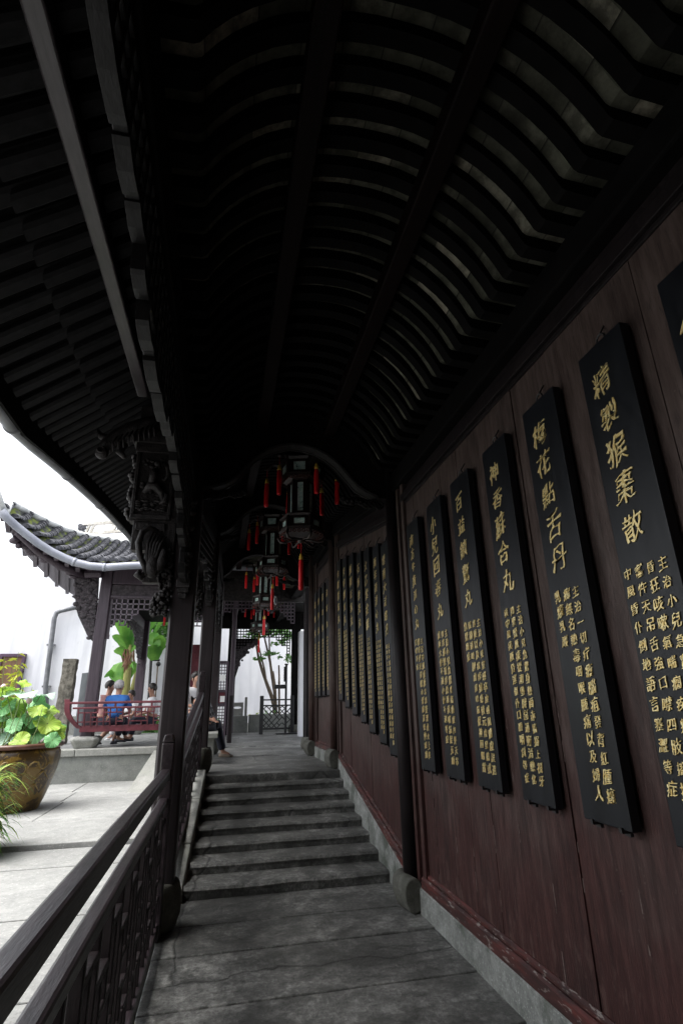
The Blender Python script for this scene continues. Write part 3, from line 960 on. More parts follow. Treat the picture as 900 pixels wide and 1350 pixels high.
YS = [-2.2, 4.70, 4.80, 7.65, 7.75, 18.4]
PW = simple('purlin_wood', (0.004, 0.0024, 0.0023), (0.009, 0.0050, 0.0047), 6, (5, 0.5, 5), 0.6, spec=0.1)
for x in (XC - 0.335, XC + 0.335):
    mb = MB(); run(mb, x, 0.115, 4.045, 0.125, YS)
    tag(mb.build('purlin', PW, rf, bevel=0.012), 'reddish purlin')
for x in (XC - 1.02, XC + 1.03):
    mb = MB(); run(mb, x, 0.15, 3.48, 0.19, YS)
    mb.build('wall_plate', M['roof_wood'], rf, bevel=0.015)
mb = MB(); run(mb, WX + 0.13, 0.16, 3.55, 1.6, YS)
mb.build('gable_board', M['roof_wood'], rf)
mb = MB(); run(mb, XC - 1.02, 0.05, 3.66, 0.85, YS)
mb.build('board_wall', M['roof_wood'], rf)
# outer roof slab over everything (tiles seen from nowhere but they keep the daylight out)
mb = MB()
for a, b in zip(YS[:-1], YS[1:]):
    da, db = roof_dz(a), roof_dz(b)
    for (x0_, z0_, x1_, z1_) in ((-1.02, 4.42, 0.65, 5.4), (0.65, 5.4, 2.1, 4.9)):
        mb.hexa([(x0_, a, z0_ + da), (x1_, a, z1_ + da), (x1_, b, z1_ + db), (x0_, b, z0_ + db), (x0_, a, z0_ + da + 0.14), (x1_, a, z1_ + da + 0.14), (x1_, b, z1_ + db + 0.14), (x0_, b, z0_ + db + 0.14)])
mb.build('tile_covering', M['tile'], rf)

# arched frames across the gallery
for i, fy in enumerate(FR[1:4]):
    dz = roof_dz(fy)
    lower = [(1.56, 3.30), (1.545, 3.41), (1.42, 3.42), (1.30, 3.47), (1.215, 3.525), (1.12, 3.64), (1.02, 3.755), (0.915, 3.84), (0.80, 3.895), (0.68, 3.925), (0.56, 3.928), (0.44, 3.90), (0.32, 3.845), (0.20, 3.755), (0.11, 3.64), (0.04, 3.535), (-0.06, 3.46), (-0.16, 3.42), (-0.28, 3.40), (-0.30, 3.30), (-0.42, 3.30)]
    upper = [(x, z + 0.08) for x, z in prof]
    poly = [(x, z + dz) for x, z in lower] + [(-0.45, 3.75 + dz)] + [(x, z + dz) for x, z in upper] + [(1.66, 3.75 + dz), (1.66, 3.30 + dz)]
    mb = MB()
    mb.prism(poly, 'y', fy - 0.055, fy + 0.055)
    # moulded lip along the arch
    lip = [(x, fy, z + dz) for x, z in lower[2:-2]]
    for s_ in (-0.062, 0.062):
        mb.tube([(x, y + s_, z + 0.012) for x, y, z in lip], 0.020, 6)
    ft = mb.build('arched_frame', M['arch_wood'], rf)
    # carved cloud volutes hanging under both springings
    r = random.Random(70 + i)
    for sx, x0_ in ((-1, 1.46), (1, -0.26)):
        mb = MB()
        for q in range(9):
            cx = x0_ + sx * (0.02 + q * 0.045); cz = 3.40 + dz - 0.045 + 0.012 * math.sin(q * 1.7) + q * 0.006
            rr = 0.038 - q * 0.0018
            mb.tube([(cx + rr * math.cos(a), fy - 0.02 + 0.003 * q, cz + rr * math.sin(a)) for a in [j * PI / 5 for j in range(11)]], 0.013, 6, False)
            mb.ball((cx, fy, cz), (rr * 0.8, 0.035, rr * 0.8), 10, 6)
        mb.build('carved_cloud', M['arch_wood'], ft)

# outer eave: two tiers of flat rafters stepping down to the gutter


def eave_z(x, y):
    return 4.62 + (x + 0.40) * 0.80 + eave_dz(y)


def eave_dz(y):
    if y <= 4.2: return 0.0
    if y >= 10: return 0.80
    t = (y - 4.2) / 5.8
    return 0.80 * (t * (1.35 - 0.35 * t))


y = 0.15; n_e = 0
mb_s = MB()
while y < 12.0:
    mb = MB(); w = 0.115
    for (xa, xb, dz, hh) in ((-0.40, -1.20, 0.0, 0.07), (-0.40, -1.62, 0.075, 0.055)):
        za, zb = eave_z(xa, y) + dz, eave_z(xb, y) + dz
        c = 0.022
        secs = []
        for (x, z) in ((xa, za), (xb, zb)):
            secs.append([(x, y - w / 2 + c, z), (x, y + w / 2 - c, z), (x, y + w / 2, z + c), (x, y + w / 2, z + hh), (x, y - w / 2, z + hh), (x, y - w / 2, z + c)])
        mb.strip(secs)
    mb.build('eave_rafter', M['eave_wood'], rf); n_e += 1
    y += 0.185 if y < 9.3 else 0.22
mb = MB()
yy = [-2.2] + [4.2 + i * 0.58 for i in range(11)] + [12.0]
for a, b in zip(yy[:-1], yy[1:]):
    mb.hexa([(-0.38, a, eave_z(-0.38, a) + 0.135), (-0.38, b, eave_z(-0.38, b) + 0.135), (-1.68, b, eave_z(-1.68, b) + 0.135), (-1.68, a, eave_z(-1.68, a) + 0.135),
             (-0.38, a, eave_z(-0.38, a) + 0.3), (-0.38, b, eave_z(-0.38, b) + 0.3), (-1.68, b, eave_z(-1.68, b) + 0.26), (-1.68, a, eave_z(-1.68, a) + 0.26)])
mb.build('eave_boarding', M['roof_wood'], rf)
mb = MB()
for a, b in zip(yy[:-1], yy[1:]):
    mb.hexa([(-1.66, a, 3.56 + eave_dz(a)), (-1.63, a, 3.56 + eave_dz(a)), (-1.63, b, 3.56 + eave_dz(b)), (-1.66, b, 3.56 + eave_dz(b)),
             (-1.66, a, eave_z(-1.66, a) + 0.133), (-1.63, a, eave_z(-1.63, a) + 0.133), (-1.63, b, eave_z(-1.63, b) + 0.133), (-1.66, b, eave_z(-1.66, b) + 0.133)])
mb.build('fascia', M['roof_wood'], rf)
mb = MB()
gx = -1.70
gp = [(gx, -2.2, 3.60)] + [(gx, 0.6 + i * 0.5, 3.60 + eave_dz(0.6 + i * 0.5)) for i in range(24)]
mb.tube(gp, 0.062, 14)
for q in range(2, 24, 3):
    a, b = Vector(gp[q]), Vector(gp[q]) + (Vector(gp[q + 1]) - Vector(gp[q])).normalized() * 0.05
    mb.tube([a, b], 0.070, 14)
tag(mb.build('gutter', M['gutter_metal'], rf, smooth=True), 'grey rain gutter along the eave')
# the eave beam carried by the brackets
mb = MB()
mb.hexa([(-0.985, -2.2, 4.10), (-0.885, -2.2, 4.10), (-0.79, 4.5, 4.19), (-0.89, 4.5, 4.19), (-0.985, -2.2, 4.22), (-0.885, -2.2, 4.22), (-0.79, 4.5, 4.31), (-0.89, 4.5, 4.31)])
mb.build('eave_beam', M['rail_wood'], rf, bevel=0.012)
mb = MB()
mb.hexa([(-0.89, 4.9, 4.21), (-0.79, 4.9, 4.21), (-0.72, 7.6, 4.62), (-0.82, 7.6, 4.62), (-0.89, 4.9, 4.33), (-0.79, 4.9, 4.33), (-0.72, 7.6, 4.74), (-0.82, 7.6, 4.74)])
mb.build('eave_beam', M['rail_wood'], rf, bevel=0.012)
# lintel over the open side
for (a, b) in ((-2.2, 4.66), (4.88, 7.64), (7.86, 10.55)):
    mb = MB()
    xa, xb = left_x(a), left_x(b)
    za, zb = 3.28 + roof_dz(a), 3.28 + roof_dz(b)
    mb.hexa([(xa - 0.05, a, za), (xa + 0.05, a, za), (xb + 0.05, b, zb), (xb - 0.05, b, zb), (xa - 0.05, a, za + 0.27), (xa + 0.05, a, za + 0.27), (xb + 0.05, b, zb + 0.27), (xb - 0.05, b, zb + 0.27)])
    mb.build('lintel', M['roof_wood'], rf, bevel=0.01)

# ------------------------------------------------------------------ hanging fretwork along the open side


def lattice(mb, cells, cell, to3d, th=0.022, dp=0.04, skip=0.0, seed=0):
    """bars round every cell of a set of (i,j); to3d(u,v)->(point, normal)"""
    r = random.Random(seed)
    ed = set()
    for (i, j) in cells:
        for e in (((i, j), (i + 1, j)), ((i, j), (i, j + 1)), ((i + 1, j), (i + 1, j + 1)), ((i, j + 1), (i + 1, j + 1))):
            inner = ((i, j - 1) in cells if e == ((i, j), (i + 1, j)) else False) or ((i - 1, j) in cells if e == ((i, j), (i, j + 1)) else False)
            if inner and r.random() < skip: continue
            ed.add(e)
    for (a, b) in ed:
        p, nrm = to3d(a[0] * cell, a[1] * cell); q, _ = to3d(b[0] * cell, b[1] * cell)
        p, q = Vector(p), Vector(q)
        d = (q - p).normalized() * th * 0.48
        mb.beam(p - d, q + d, th, dp, nrm)


fl = ['dark carved fretwork hanging under the near eave beam', 'dark carved fretwork hanging over the steps', 'dark fretwork hanging over the upper landing on the open side']
for bay, (a, b) in enumerate(((-2.1, 4.66), (4.88, 7.64), (7.86, 10.55))):
    root = empty('hanging_fretwork', (left_x(b), b, 3.2 + roof_dz(b)), fl[bay], 'fretwork', 'hanging fretwork between the columns')
    cell = 0.085
    n = int((b - a) / cell)
    cells = set(); r = random.Random(80 + bay)
    ctrl = [(0.0, 0.80), (0.30, 0.78), (0.42, 0.60), (0.75, 0.56), (0.95, 0.42), (1.5, 0.36), (1.75, 0.33), (2.1, 0.40), (2.45, 0.48), (2.9, 0.44), (3.2, 0.30), (9, 0.30)]

    def depth_at(y):
        e = min(y - a, b - y) if bay else (b - y)
        for (e0, d0), (e1, d1) in zip(ctrl[:-1], ctrl[1:]):
            if e0 <= e <= e1: return d0 + (d1 - d0) * (e - e0) / (e1 - e0)
        return 0.30
    for i in range(n):
        for j in range(max(2, int((depth_at(a + (i + 0.5) * cell) - 0.03) / cell))): cells.add((i, j))

    def to3(u, v):
        y = a + u
        return (left_x(y), y, 3.275 - v + roof_dz(y)), (1, 0, 0)
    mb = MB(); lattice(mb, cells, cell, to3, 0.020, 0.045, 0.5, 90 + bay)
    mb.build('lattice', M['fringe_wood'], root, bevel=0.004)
    # wavy moulded lower edge: a run of cloud-shaped lobes, stepping with the depth
    mb = MB(); y = a; secs = []
    while y < b - 0.02:
        L_ = min(r.uniform(0.17, 0.34), b - y)
        d = depth_at(y + L_ / 2) + r.uniform(-0.02, 0.03)
        for (t, h) in ((0.02, -0.045), (0.06, -0.008), (0.16, 0.0), (0.5, 0.010), (0.84, 0.0), (0.94, -0.008), (0.98, -0.045)):
            yy = y + L_ * t; x = left_x(yy); z = 3.275 - d - h + roof_dz(yy)
            secs.append([(x - 0.024, yy, z), (x + 0.024, yy, z), (x + 0.024, yy, z + 0.032), (x - 0.024, yy, z + 0.032)])
        y += L_
    mb.strip(secs)
    mb.build('moulded_edge', M['fringe_wood'], root, bevel=0.004)
    # carved leaf panel and hanging pendant at each column
    for yy_, s_ in ((b - 0.035, -1), (a + 0.035, 1)):
        mb = MB()
        x = left_x(yy_); zt_ = 3.25 + roof_dz(yy_)
        mb.bx(x - 0.04, x + 0.04, yy_ - 0.03, yy_ + 0.03, zt_ - 0.72, zt_)
        mb.bx(x - 0.055, x + 0.055, yy_ - 0.05, yy_ + 0.05, zt_ - 0.80, zt_ - 0.725)
        mb.bx(x - 0.045, x + 0.045, yy_ - 0.042, yy_ + 0.042, zt_ - 0.84, zt_ - 0.803)
        mb.bx(x - 0.032, x + 0.032, yy_ - 0.03, yy_ + 0.03, zt_ - 0.885, zt_ - 0.843)
        for q in range(14):
            zz = zt_ - 0.05 - q * 0.047
            mb.ball((x + r.uniform(-0.03, 0.03), yy_ + s_ * (0.05 + r.uniform(0, 0.05)), zz), (0.045, 0.035, 0.032), 8, 6)
        mb.build('carved_pendant', M['carved_wood'], root, bevel=0.004)

# ------------------------------------------------------------------ carved bracket on the first column, and on the second


def carved_bracket(yb, dx, dz, sc, label):
    # local frame: x outwards (negative X), z up; the panel faces the viewer (-Y)
    def X(x): return dx + x * sc
    root = empty('carved_bracket', (X(-0.50), yb, dz + 2.4), label, 'bracket', 'carved eave brackets')
    y0_, y1_ = yb - 0.06, yb + 0.06
    mb = MB()
    def bxx(xa, xb, ya, yb_, za, zb): mb.bx(X(xa), X(xb), ya, yb_, dz + za, dz + zb)
    bxx(-0.86, -0.46, y0_, y1_, 3.04, 3.78)
    bxx(-0.87, -0.45, y0_ - 0.02, y1_ + 0.02, 3.70, 3.79)
    bxx(-0.90, -0.42, y0_ - 0.04, y1_ + 0.04, 3.79, 3.87)
    bxx(-0.86, -0.46, y0_ - 0.03, y1_ + 0.03, 3.87, 3.93)
    # frame round the relief
    bxx(-0.85, -0.82, y0_ - 0.022, y0_ + 0.01, 3.10, 3.69); bxx(-0.545, -0.515, y0_ - 0.022, y0_ + 0.01, 3.10, 3.69)
    bxx(-0.85, -0.515, y0_ - 0.026, y0_ + 0.01, 3.055, 3.098)
    # lower small panels
    bxx(-0.82, -0.46, y0_ + 0.005, y1_, 2.78, 3.04)
    bxx(-0.80, -0.55, y0_ - 0.012, y0_ + 0.02, 2.955, 3.02)
    bxx(-0.70, -0.46, y0_ + 0.012, y1_ - 0.01, 2.50, 2.78)
    mb.build('bracket_body', M['carved_wood'], root, bevel=0.006)
    # relief figures: horse and rider, waves
    mb = MB(); r = random.Random(5)
    def P(x, z, y=0.0): return (X(x), y0_ - 0.012 - y, dz + z)
    mb.tube([P(-0.76, 3.30), P(-0.71, 3.36, .02), P(-0.66, 3.36, .02), P(-0.61, 3.31, .01), P(-0.585, 3.22)], [0.02, 0.04, 0.045, 0.035, 0.015], 10)
    mb.tube([P(-0.70, 3.38, .02), P(-0.69, 3.46, .03), P(-0.67, 3.53, .03)], [0.03, 0.035, 0.02], 10)
    mb.ball(P(-0.665, 3.58, .03), (0.03, 0.025, 0.03), 10, 8)
    mb.tube([P(-0.62, 3.60, .0), P(-0.575, 3.55, .02), P(-0.565, 3.47, .02), P(-0.60, 3.42, .01)], [0.010, 0.02, 0.02, 0.008], 8)
    mb.tube([P(-0.60, 3.32), P(-0.56, 3.28, .02), P(-0.575, 3.22, .02), P(-0.62, 3.20)], [0.010, 0.022, 0.02, 0.008], 8)
    for q in range(26):
        x = -0.80 + r.random() * 0.24; z = 3.13 + r.random() * 0.10
        mb.ball(P(x, z), (0.03, 0.014, 0.011), 8, 5)
    for q in range(24):
        x = -0.80 + r.random() * 0.24; z = 3.26 + r.random() * 0.38
        mb.ball(P(x, z), (0.016 + r.random() * 0.012, 0.010, 0.010 + r.random() * 0.012), 8, 5)
    mb.build('rider_relief', M['carved_wood'], root, smooth=True)
    # phoenix: long curled tail feathers, wing, body
    mb = MB()
    mb.tube([P(-0.60, 2.95, .01), P(-0.67, 2.97, .03), P(-0.725, 2.92, .05), P(-0.745, 2.82, .06), P(-0.725, 2.71, .06), P(-0.68, 2.62, .06), P(-0.655, 2.54, .05)], [0.010, 0.020, 0.026, 0.028, 0.026, 0.02, 0.018], 10)
    for q in range(5):
        mb.tube([P(-0.64 + q * 0.028, 2.93 - 0.01 * q, .03), P(-0.67 + q * 0.026, 2.82, .05), P(-0.665 + q * 0.018, 2.70, .06), P(-0.64 + q * 0.008, 2.60, .06)], [0.006, 0.016, 0.020, 0.016], 8)
    mb.ball(P(-0.615, 2.62, .05), (0.06, 0.045, 0.10), 14, 10)
    mb.tube([P(-0.60, 2.56, .04), P(-0.545, 2.66, .05), P(-0.53, 2.76, .04), P(-0.56, 2.80, .03)], [0.03, 0.045, 0.035, 0.012], 10)
    mb.tube([P(-0.66, 2.57, .04), P(-0.70, 2.52, .05), P(-0.725, 2.545, .05), P(-0.715, 2.585, .05)], [0.022, 0.030, 0.034, 0.012], 10)
    mb.build('carved_bird', M['carved_wood'], root, smooth=True)
    mb = MB()
    for q in range(150):
        t = r.random()
        mb.ball((X(-0.46 - 0.16 * (0.35 + 0.65 * t) * r.random()), y0_ + r.uniform(-0.02, 0.10), dz + 2.30 + 0.5 * t), (r.uniform(0.012, 0.028), 0.022, r.uniform(0.012, 0.03)), 7, 5)
    for q in range(70):
        mb.ball((X(-0.53 + r.uniform(-0.07, 0.05)), y0_ + r.uniform(-0.03, 0.10), dz + 2.30 + r.uniform(-0.07, 0.10)), (r.uniform(0.014, 0.026), 0.02, r.uniform(0.012, 0.024)), 7, 5)
    mb.build('carved_foliage', M['carved_wood'], root, smooth=True)
    # scrolled outer edge
    mb = MB()
    for q in range(17):
        z = 3.08 + q * 0.037
        mb.ball((X(-0.872 - 0.016 * math.sin(q * 1.3)), yb, dz + z), (0.022 + 0.008 * (q % 3), 0.06, 0.024), 8, 6)
    mb.build('scrolled_edge', M['carved_wood'], root, smooth=True)
    # beam end carved as a dragon head reaching out under the eave
    mb = MB()
    a = [(-0.62, 4.03), (-0.80, 3.99), (-0.95, 3.93), (-1.06, 3.86), (-1.13, 3.78), (-1.165, 3.70)]
    mb.tube([(X(x), yb, dz + z) for x, z in a], [0.10, 0.10, 0.09, 0.075, 0.07, 0.055], 12)
    mb.ball((X(-1.16), yb - 0.04, dz + 3.675), (0.06, 0.05, 0.06), 12, 8)
    mb.tube([(X(-1.16 + 0.028 * math.cos(q)), yb - 0.095, dz + 3.685 + 0.028 * math.sin(q)) for q in [i * PI / 5 for i in range(11)]], 0.009, 6, False)
    mb.tube([(X(-1.12), yb, dz + 3.84), (X(-1.20), yb, dz + 3.86), (X(-1.24), yb, dz + 3.93)], [0.05, 0.03, 0.008], 8)
    mb.tube([(X(-1.0), yb, dz + 3.80), (X(-1.02), yb, dz + 3.71), (X(-0.97), yb, dz + 3.66)], [0.05, 0.035, 0.02], 8)
    for q in range(9):
        x = -0.70 - q * 0.042; z = 3.90 - q * 0.022
        mb.tube([(X(x), yb - 0.105, dz + z + 0.10), (X(x - 0.03), yb - 0.115, dz + z + 0.03), (X(x - 0.02), yb - 0.10, dz + z - 0.05)], [0.006, 0.014, 0.006], 6)
    mb.build('dragon_head', M['carved_wood'], root, smooth=True)
    # turned bearing post between bracket and eave beam
    mb = MB()
    bxx(-0.89, -0.74, yb - 0.06, yb + 0.06, 3.93, 4.02)
    bxx(-0.87, -0.76, yb - 0.05, yb + 0.05, 4.02, 4.19)
    mb.build('bearing_block', M['carved_wood'], root, bevel=0.006)
    return root


carved_bracket(4.70, 0.0, 0.0, 1.0, 'large carved bracket with rider relief and bird on the near column')
carved_bracket(7.70, 0.14, 0.45, 1.0, 'carved bracket hidden deep under the eave on the second column')

# ------------------------------------------------------------------ balustrades on the open side


def balustrade(ya, yb, x_of, z_of, label, cat='balustrade', slope_posts=()):
    root = empty('balustrade', (x_of(yb), yb, z_of(yb)), label, cat, 'balustrades on the open side')
    def bar(name, za, h, w, mat=M['rail_wood'], n=10, bev=0.012):
        mb = MB(); secs = []
        for q in range(n + 1):
            y = ya + (yb - ya) * q / n; x = x_of(y); z = z_of(y)
            secs.append([(x - w / 2, y, z + za), (x + w / 2, y, z + za), (x + w / 2, y, z + za + h), (x - w / 2, y, z + za + h)])
        mb.strip(secs); return mb.build(name, mat, root, bevel=bev)
    bar('handrail', 0.995, 0.075, 0.066)
    bar('middle_rail', 0.825, 0.055, 0.062)
    bar('bottom_rail', 0.055, 0.06, 0.07)
    mb = MB(); r = random.Random(int(ya * 10))
    cw = 0.115; ch = 0.125
    n = int((yb - ya) / cw)
    for i in range(n + 1):
        y = ya + (yb - ya) * i / n; x = x_of(y); z = z_of(y)
        # verticals broken into staggered lengths, joined by short cross pieces
        segs = [(0.115, 0.825)] if i % 4 == 0 else ([(0.115, 0.40), (0.52, 0.825)] if i % 4 == 2 else ([(0.26, 0.64)] if i % 4 == 1 else [(0.115, 0.26), (0.38, 0.74)]))
        for (s0, s1) in segs:
            mb.beam((x, y, z + s0), (x, y, z + s1), 0.028, 0.040, (1, 0, 0))
        if i < n:
            y2 = ya + (yb - ya) * (i + 1) / n; x2 = x_of(y2); z2 = z_of(y2)
            hs_ = {0: (0.26, 0.64), 1: (0.26, 0.40, 0.52, 0.64), 2: (0.38, 0.52, 0.74), 3: (0.26, 0.74, 0.38)}[i % 4]
            for hh in hs_:
                mb.beam((x, y, z + hh), (x2, y2, z2 + hh), 0.040, 0.026)
    mb.build('lattice_panel', M['dark_wood'], root, bevel=0.004)
    for q, y in enumerate((ya, yb)):
        mb = MB(); x = x_of(y); z = z_of(y)
        mb.bx(x - 0.045, x + 0.045, y - 0.045, y + 0.045, z + 0.0, z + 1.25)
        mb.prism([(x - 0.045, z + 1.252), (x + 0.045, z + 1.252), (x + 0.03, z + 1.31), (x - 0.03, z + 1.31)], 'y', y - 0.043, y + 0.043)
        mb.build('post', M['rail_wood'], root, bevel=0.01)
    return root


balustrade(-1.9, 4.58, lambda y: -0.36, lambda y: 0.0, 'near dark wooden balustrade running out of the bottom left corner')
balustrade(5.02, 7.50, lambda y: left_x(y) - 0.01, lambda y: 0.02 + 0.245 * (y - 5.02), 'sloping dark wooden balustrade beside the steps')

# ------------------------------------------------------------------ palace lanterns


def hexring(c, r, z, a0):
    return [(c[0] + r * math.cos(a0 + k * PI / 3), c[1] + r * math.sin(a0 + k * PI / 3), z) for k in range(6)]


def hexbox(mb, c, r0, z0, r1, z1, a0):
    mb.strip([hexring(c, r0, z0, a0), hexring(c, r1, z1, a0)])


def tassel(c, z, root, L=0.30, string=0.06):
    mb = MB()
    mb.lathe([(0.006, 0), (0.026, 0.006), (0.028, 0.03), (0.03, L * 0.6), (0.027, L * 0.93), (0.020, L)], (c[0], c[1], z - string - 0.075 - L), 14)
    t = mb.build('tassel', M['red_silk'], root, smooth=True)
    mb = MB()
    mb.lathe([(0.022, 0), (0.028, 0.012), (0.022, 0.024), (0.026, 0.036), (0.017, 0.048), (0.02, 0.058), (0.008, 0.078)], (c[0], c[1], z - string - 0.075), 14)
    mb.build('gilded_cap', M['gold_cap'], t, smooth=True)
    mb = MB()
    mb.tube([(c[0], c[1], z), (c[0], c[1], z - string)], 0.004, 6)
    mb.build('cord', M['red_silk'], t)


def make_lantern():
    o = (0.84, 6.0, 3.30)                     # base of the lower box
    root = empty('palace_lantern', o, '', 'lantern', 'palace lanterns along the gallery')
    c = (o[0], o[1]); a0 = R(-15); z = o[2]
    mb = MB()
    # lower box: sills, posts, rails
    hexbox(mb, c, 0.265, z + 0.05, 0.275, z + 0.085, a0); hexbox(mb, c, 0.255, z + 0.215, 0.27, z + 0.245, a0); hexbox(mb, c, 0.22, z + 0.246, 0.15, z + 0.275, a0)
    # upper box, wider, flaring
    hexbox(mb, c, 0.17, z + 0.70, 0.265, z + 0.735, a0); hexbox(mb, c, 0.27, z + 0.736, 0.28, z + 0.765, a0)
    hexbox(mb, c, 0.285, z + 0.935, 0.31, z + 0.965, a0); hexbox(mb, c, 0.25, z + 0.966, 0.06, z + 1.05, a0)
    for (r0, r1, z0, z1, t) in ((0.262, 0.262, 0.085, 0.215, 0.03), (0.165, 0.165, 0.275, 0.70, 0.022), (0.268, 0.28, 0.765, 0.935, 0.03)):
        p = hexring(c, r0, z + z0, a0); q = hexring(c, r1, z + z1, a0)
        for k in range(6):
            mb.tube([p[k], q[k]], t / 2 + 0.004, 8)
    # frames round the panes and pierced aprons
    for (r0, z0, z1, t, ins) in ((0.255, 0.088, 0.212, 0.026, 0.05), (0.16, 0.28, 0.695, 0.02, 0.035), (0.268, 0.768, 0.932, 0.026, 0.05)):
        p = hexring(c, r0, 0, a0)
        for k in range(6):
            A = Vector(p[k]); B = Vector(p[(k + 1) % 6]); n_ = (A + B) / 2 - Vector((c[0], c[1], 0)); n_.normalize()
            d = (B - A).normalized(); A2 = A + d * ins; B2 = B - d * ins
            for (u, v) in (((A2, z + z0 + 0.012), (B2, z + z0 + 0.012)), ((A2, z + z1 - 0.012), (B2, z + z1 - 0.012)), ((A2, z + z0), (A2, z + z1)), ((B2, z + z0), (B2, z + z1))):
                P0 = Vector((u[0].x, u[0].y, u[1])); P1 = Vector((v[0].x, v[0].y, v[1]))
                mb.beam(P0, P1, t, 0.014, n_)
            # side fillets between the posts and the frame
            for (E0, E1) in ((A, A2), (B2, B)):
                mb.hexa([Vector((E0.x, E0.y, z + z0)) - n_ * 0.012, Vector((E1.x, E1.y, z + z0)) - n_ * 0.012, Vector((E1.x, E1.y, z + z0)) - n_ * 0.004, Vector((E0.x, E0.y, z + z0)) - n_ * 0.004,
                         Vector((E0.x, E0.y, z + z1)) - n_ * 0.012, Vector((E1.x, E1.y, z + z1)) - n_ * 0.012, Vector((E1.x, E1.y, z + z1)) - n_ * 0.004, Vector((E0.x, E0.y, z + z1)) - n_ * 0.004])
    mb.build('frame', M['lantern_wood'], root)
    AP = simple('apron_wood', (0.05, 0.016, 0.012), (0.10, 0.03, 0.022), 20)
    for r0, zz, n in ((0.268, z + 0.028, 5), (0.262, z + 0.715, 5)):
        mb = MB()
        p = hexring(c, r0, zz, a0)
        for k in range(6):
            A = Vector(p[k]); B = Vector(p[(k + 1) % 6])
            for q in range(n):
                m_ = A + (B - A) * ((q + 0.5) / n)
                mb.tube([m_ + (B - A).normalized() * (0.018 * math.cos(w)) + Vector((0, 0, 0.018 * math.sin(w))) for w in [j * PI / 4 for j in range(9)]], 0.006, 6, False)
        mb.build('pierced_apron', AP, root)
    for (r0, z0, z1, ins) in ((0.247, 0.10, 0.20, 0.06), (0.15, 0.29, 0.685, 0.04), (0.262, 0.785, 0.92, 0.06)):
        p = hexring(c, r0, 0, a0)
        for k in range(6):
            A = Vector(p[k]); B = Vector(p[(k + 1) % 6]); d = (B - A).normalized()
            n_ = ((A + B) / 2 - Vector((c[0], c[1], 0))).normalized() * 0.004
            A += d * ins; B -= d * ins
            mb = MB()
            mb.hexa([(A.x, A.y, z + z0), (B.x, B.y, z + z0), (B.x - n_.x, B.y - n_.y, z + z0), (A.x - n_.x, A.y - n_.y, z + z0),
                     (A.x, A.y, z + z1), (B.x, B.y, z + z1), (B.x - n_.x, B.y - n_.y, z + z1), (A.x - n_.x, A.y - n_.y, z + z1)])
            mb.build('pane', M['glass'], root)
    # carved legs curling under the lower box
    mb = MB()
    for k in range(6):
        a = a0 + k * PI / 3
        pts = [(0.26, 0.05), (0.275, 0.0), (0.25, -0.04), (0.19, -0.05), (0.12, -0.03), (0.03, -0.02)]
        mb.tube([(c[0] + r_ * math.cos(a), c[1] + r_ * math.sin(a), z + zz) for r_, zz in pts], [0.016, 0.018, 0.016, 0.013, 0.012, 0.012], 7)
    mb.ball((c[0], c[1], z - 0.03), (0.05, 0.05, 0.03))
    mb.build('scrolled_foot', M['lantern_wood'], root, smooth=True)
    for k in range(6):
        a = a0 + k * PI / 3
        mb = MB()
        pts = [(0.28, 0.95), (0.33, 0.985), (0.38, 0.975), (0.42, 0.925), (0.455, 0.92), (0.45, 0.95)]
        mb.tube([(c[0] + r_ * math.cos(a), c[1] + r_ * math.sin(a), z + zz) for r_, zz in pts], [0.022, 0.024, 0.024, 0.026, 0.02, 0.008], 8)
        mb.ball((c[0] + 0.43 * math.cos(a), c[1] + 0.43 * math.sin(a), z + 0.925), 0.03, 10, 6)
        mb.build('dragon_arm', M['lantern_wood'], root, smooth=True)
        tassel((c[0] + 0.435 * math.cos(a), c[1] + 0.435 * math.sin(a)), z + 0.90, root, 0.31, 0.10)
    tassel(c, z - 0.05, root, 0.36, 0.14)
    mb = MB()
    mb.tube([(c[0], c[1], z + 1.02), (c[0], c[1], z + 1.30)], 0.012, 8)
    mb.lathe([(0.03, 0), (0.045, 0.02), (0.02, 0.06)], (c[0], c[1], z + 1.04), 12)
    mb.build('hanging_rod', M['black_metal'], root)
    return root


lan = make_lantern()
lan.location = (0.845, 6.0, 3.37)
LL = [(0.765, 8.85, 3.62, 'second palace lantern, partly behind the nearest one'), (0.875, 12.1, 3.60, 'third palace lantern, small above the far lattice'),
      (1.05, 16.4, 3.62, 'farthest palace lantern with tiny red tassels')]
lan['label'] = 'nearest and largest palace lantern with bright red tassels'
for (x, y, z, lab) in LL:
    o = copy_tree(lan); o.location = (x, y, z); o['label'] = lab
    if y > 12: o.rotation_euler = (0, 0, 0.3)


# ------------------------------------------------------------------ platform of the pavilion
PZT = 0.72
pf = MB()
r = random.Random(11)
x = -7.5
while x < -0.8:
    w = r.uniform(1.7, 2.6); w = min(w, -0.78 - x)
    pf.bx(x + 0.004, x + w - 0.004, 12.86, 13.32, PZT - 0.135, PZT + r.uniform(-0.003, 0.003))
    x += w
tag(pf.build('platform_kerb', M['kerb'], bevel=0.014), kind='structure')
pf = MB(); pf.bx(-7.5, -0.72, 12.90, 20.5, -0.1, PZT - 0.138)
tag(pf.build('platform_base', M['face']), kind='structure')
pf = MB(); slabs(pf, -7.5, -0.76, 13.33, 20.5, PZT - 0.006, 0.12, 1.5, 0.8, 0.008, 0.25, 13)
tag(pf.build('platform_paving', M['platform'], bevel=0.005), kind='structure')
mb = MB(); mb.hexa([(-1.62, 11.2, 0.05), (-0.85, 10.9, 0.05), (-0.85, 12.84, 0.05), (-1.45, 12.84, 0.05), (-1.52, 11.25, 0.10), (-0.88, 10.95, 0.12), (-0.88, 12.82, 0.68), (-1.30, 12.82, 0.66)])
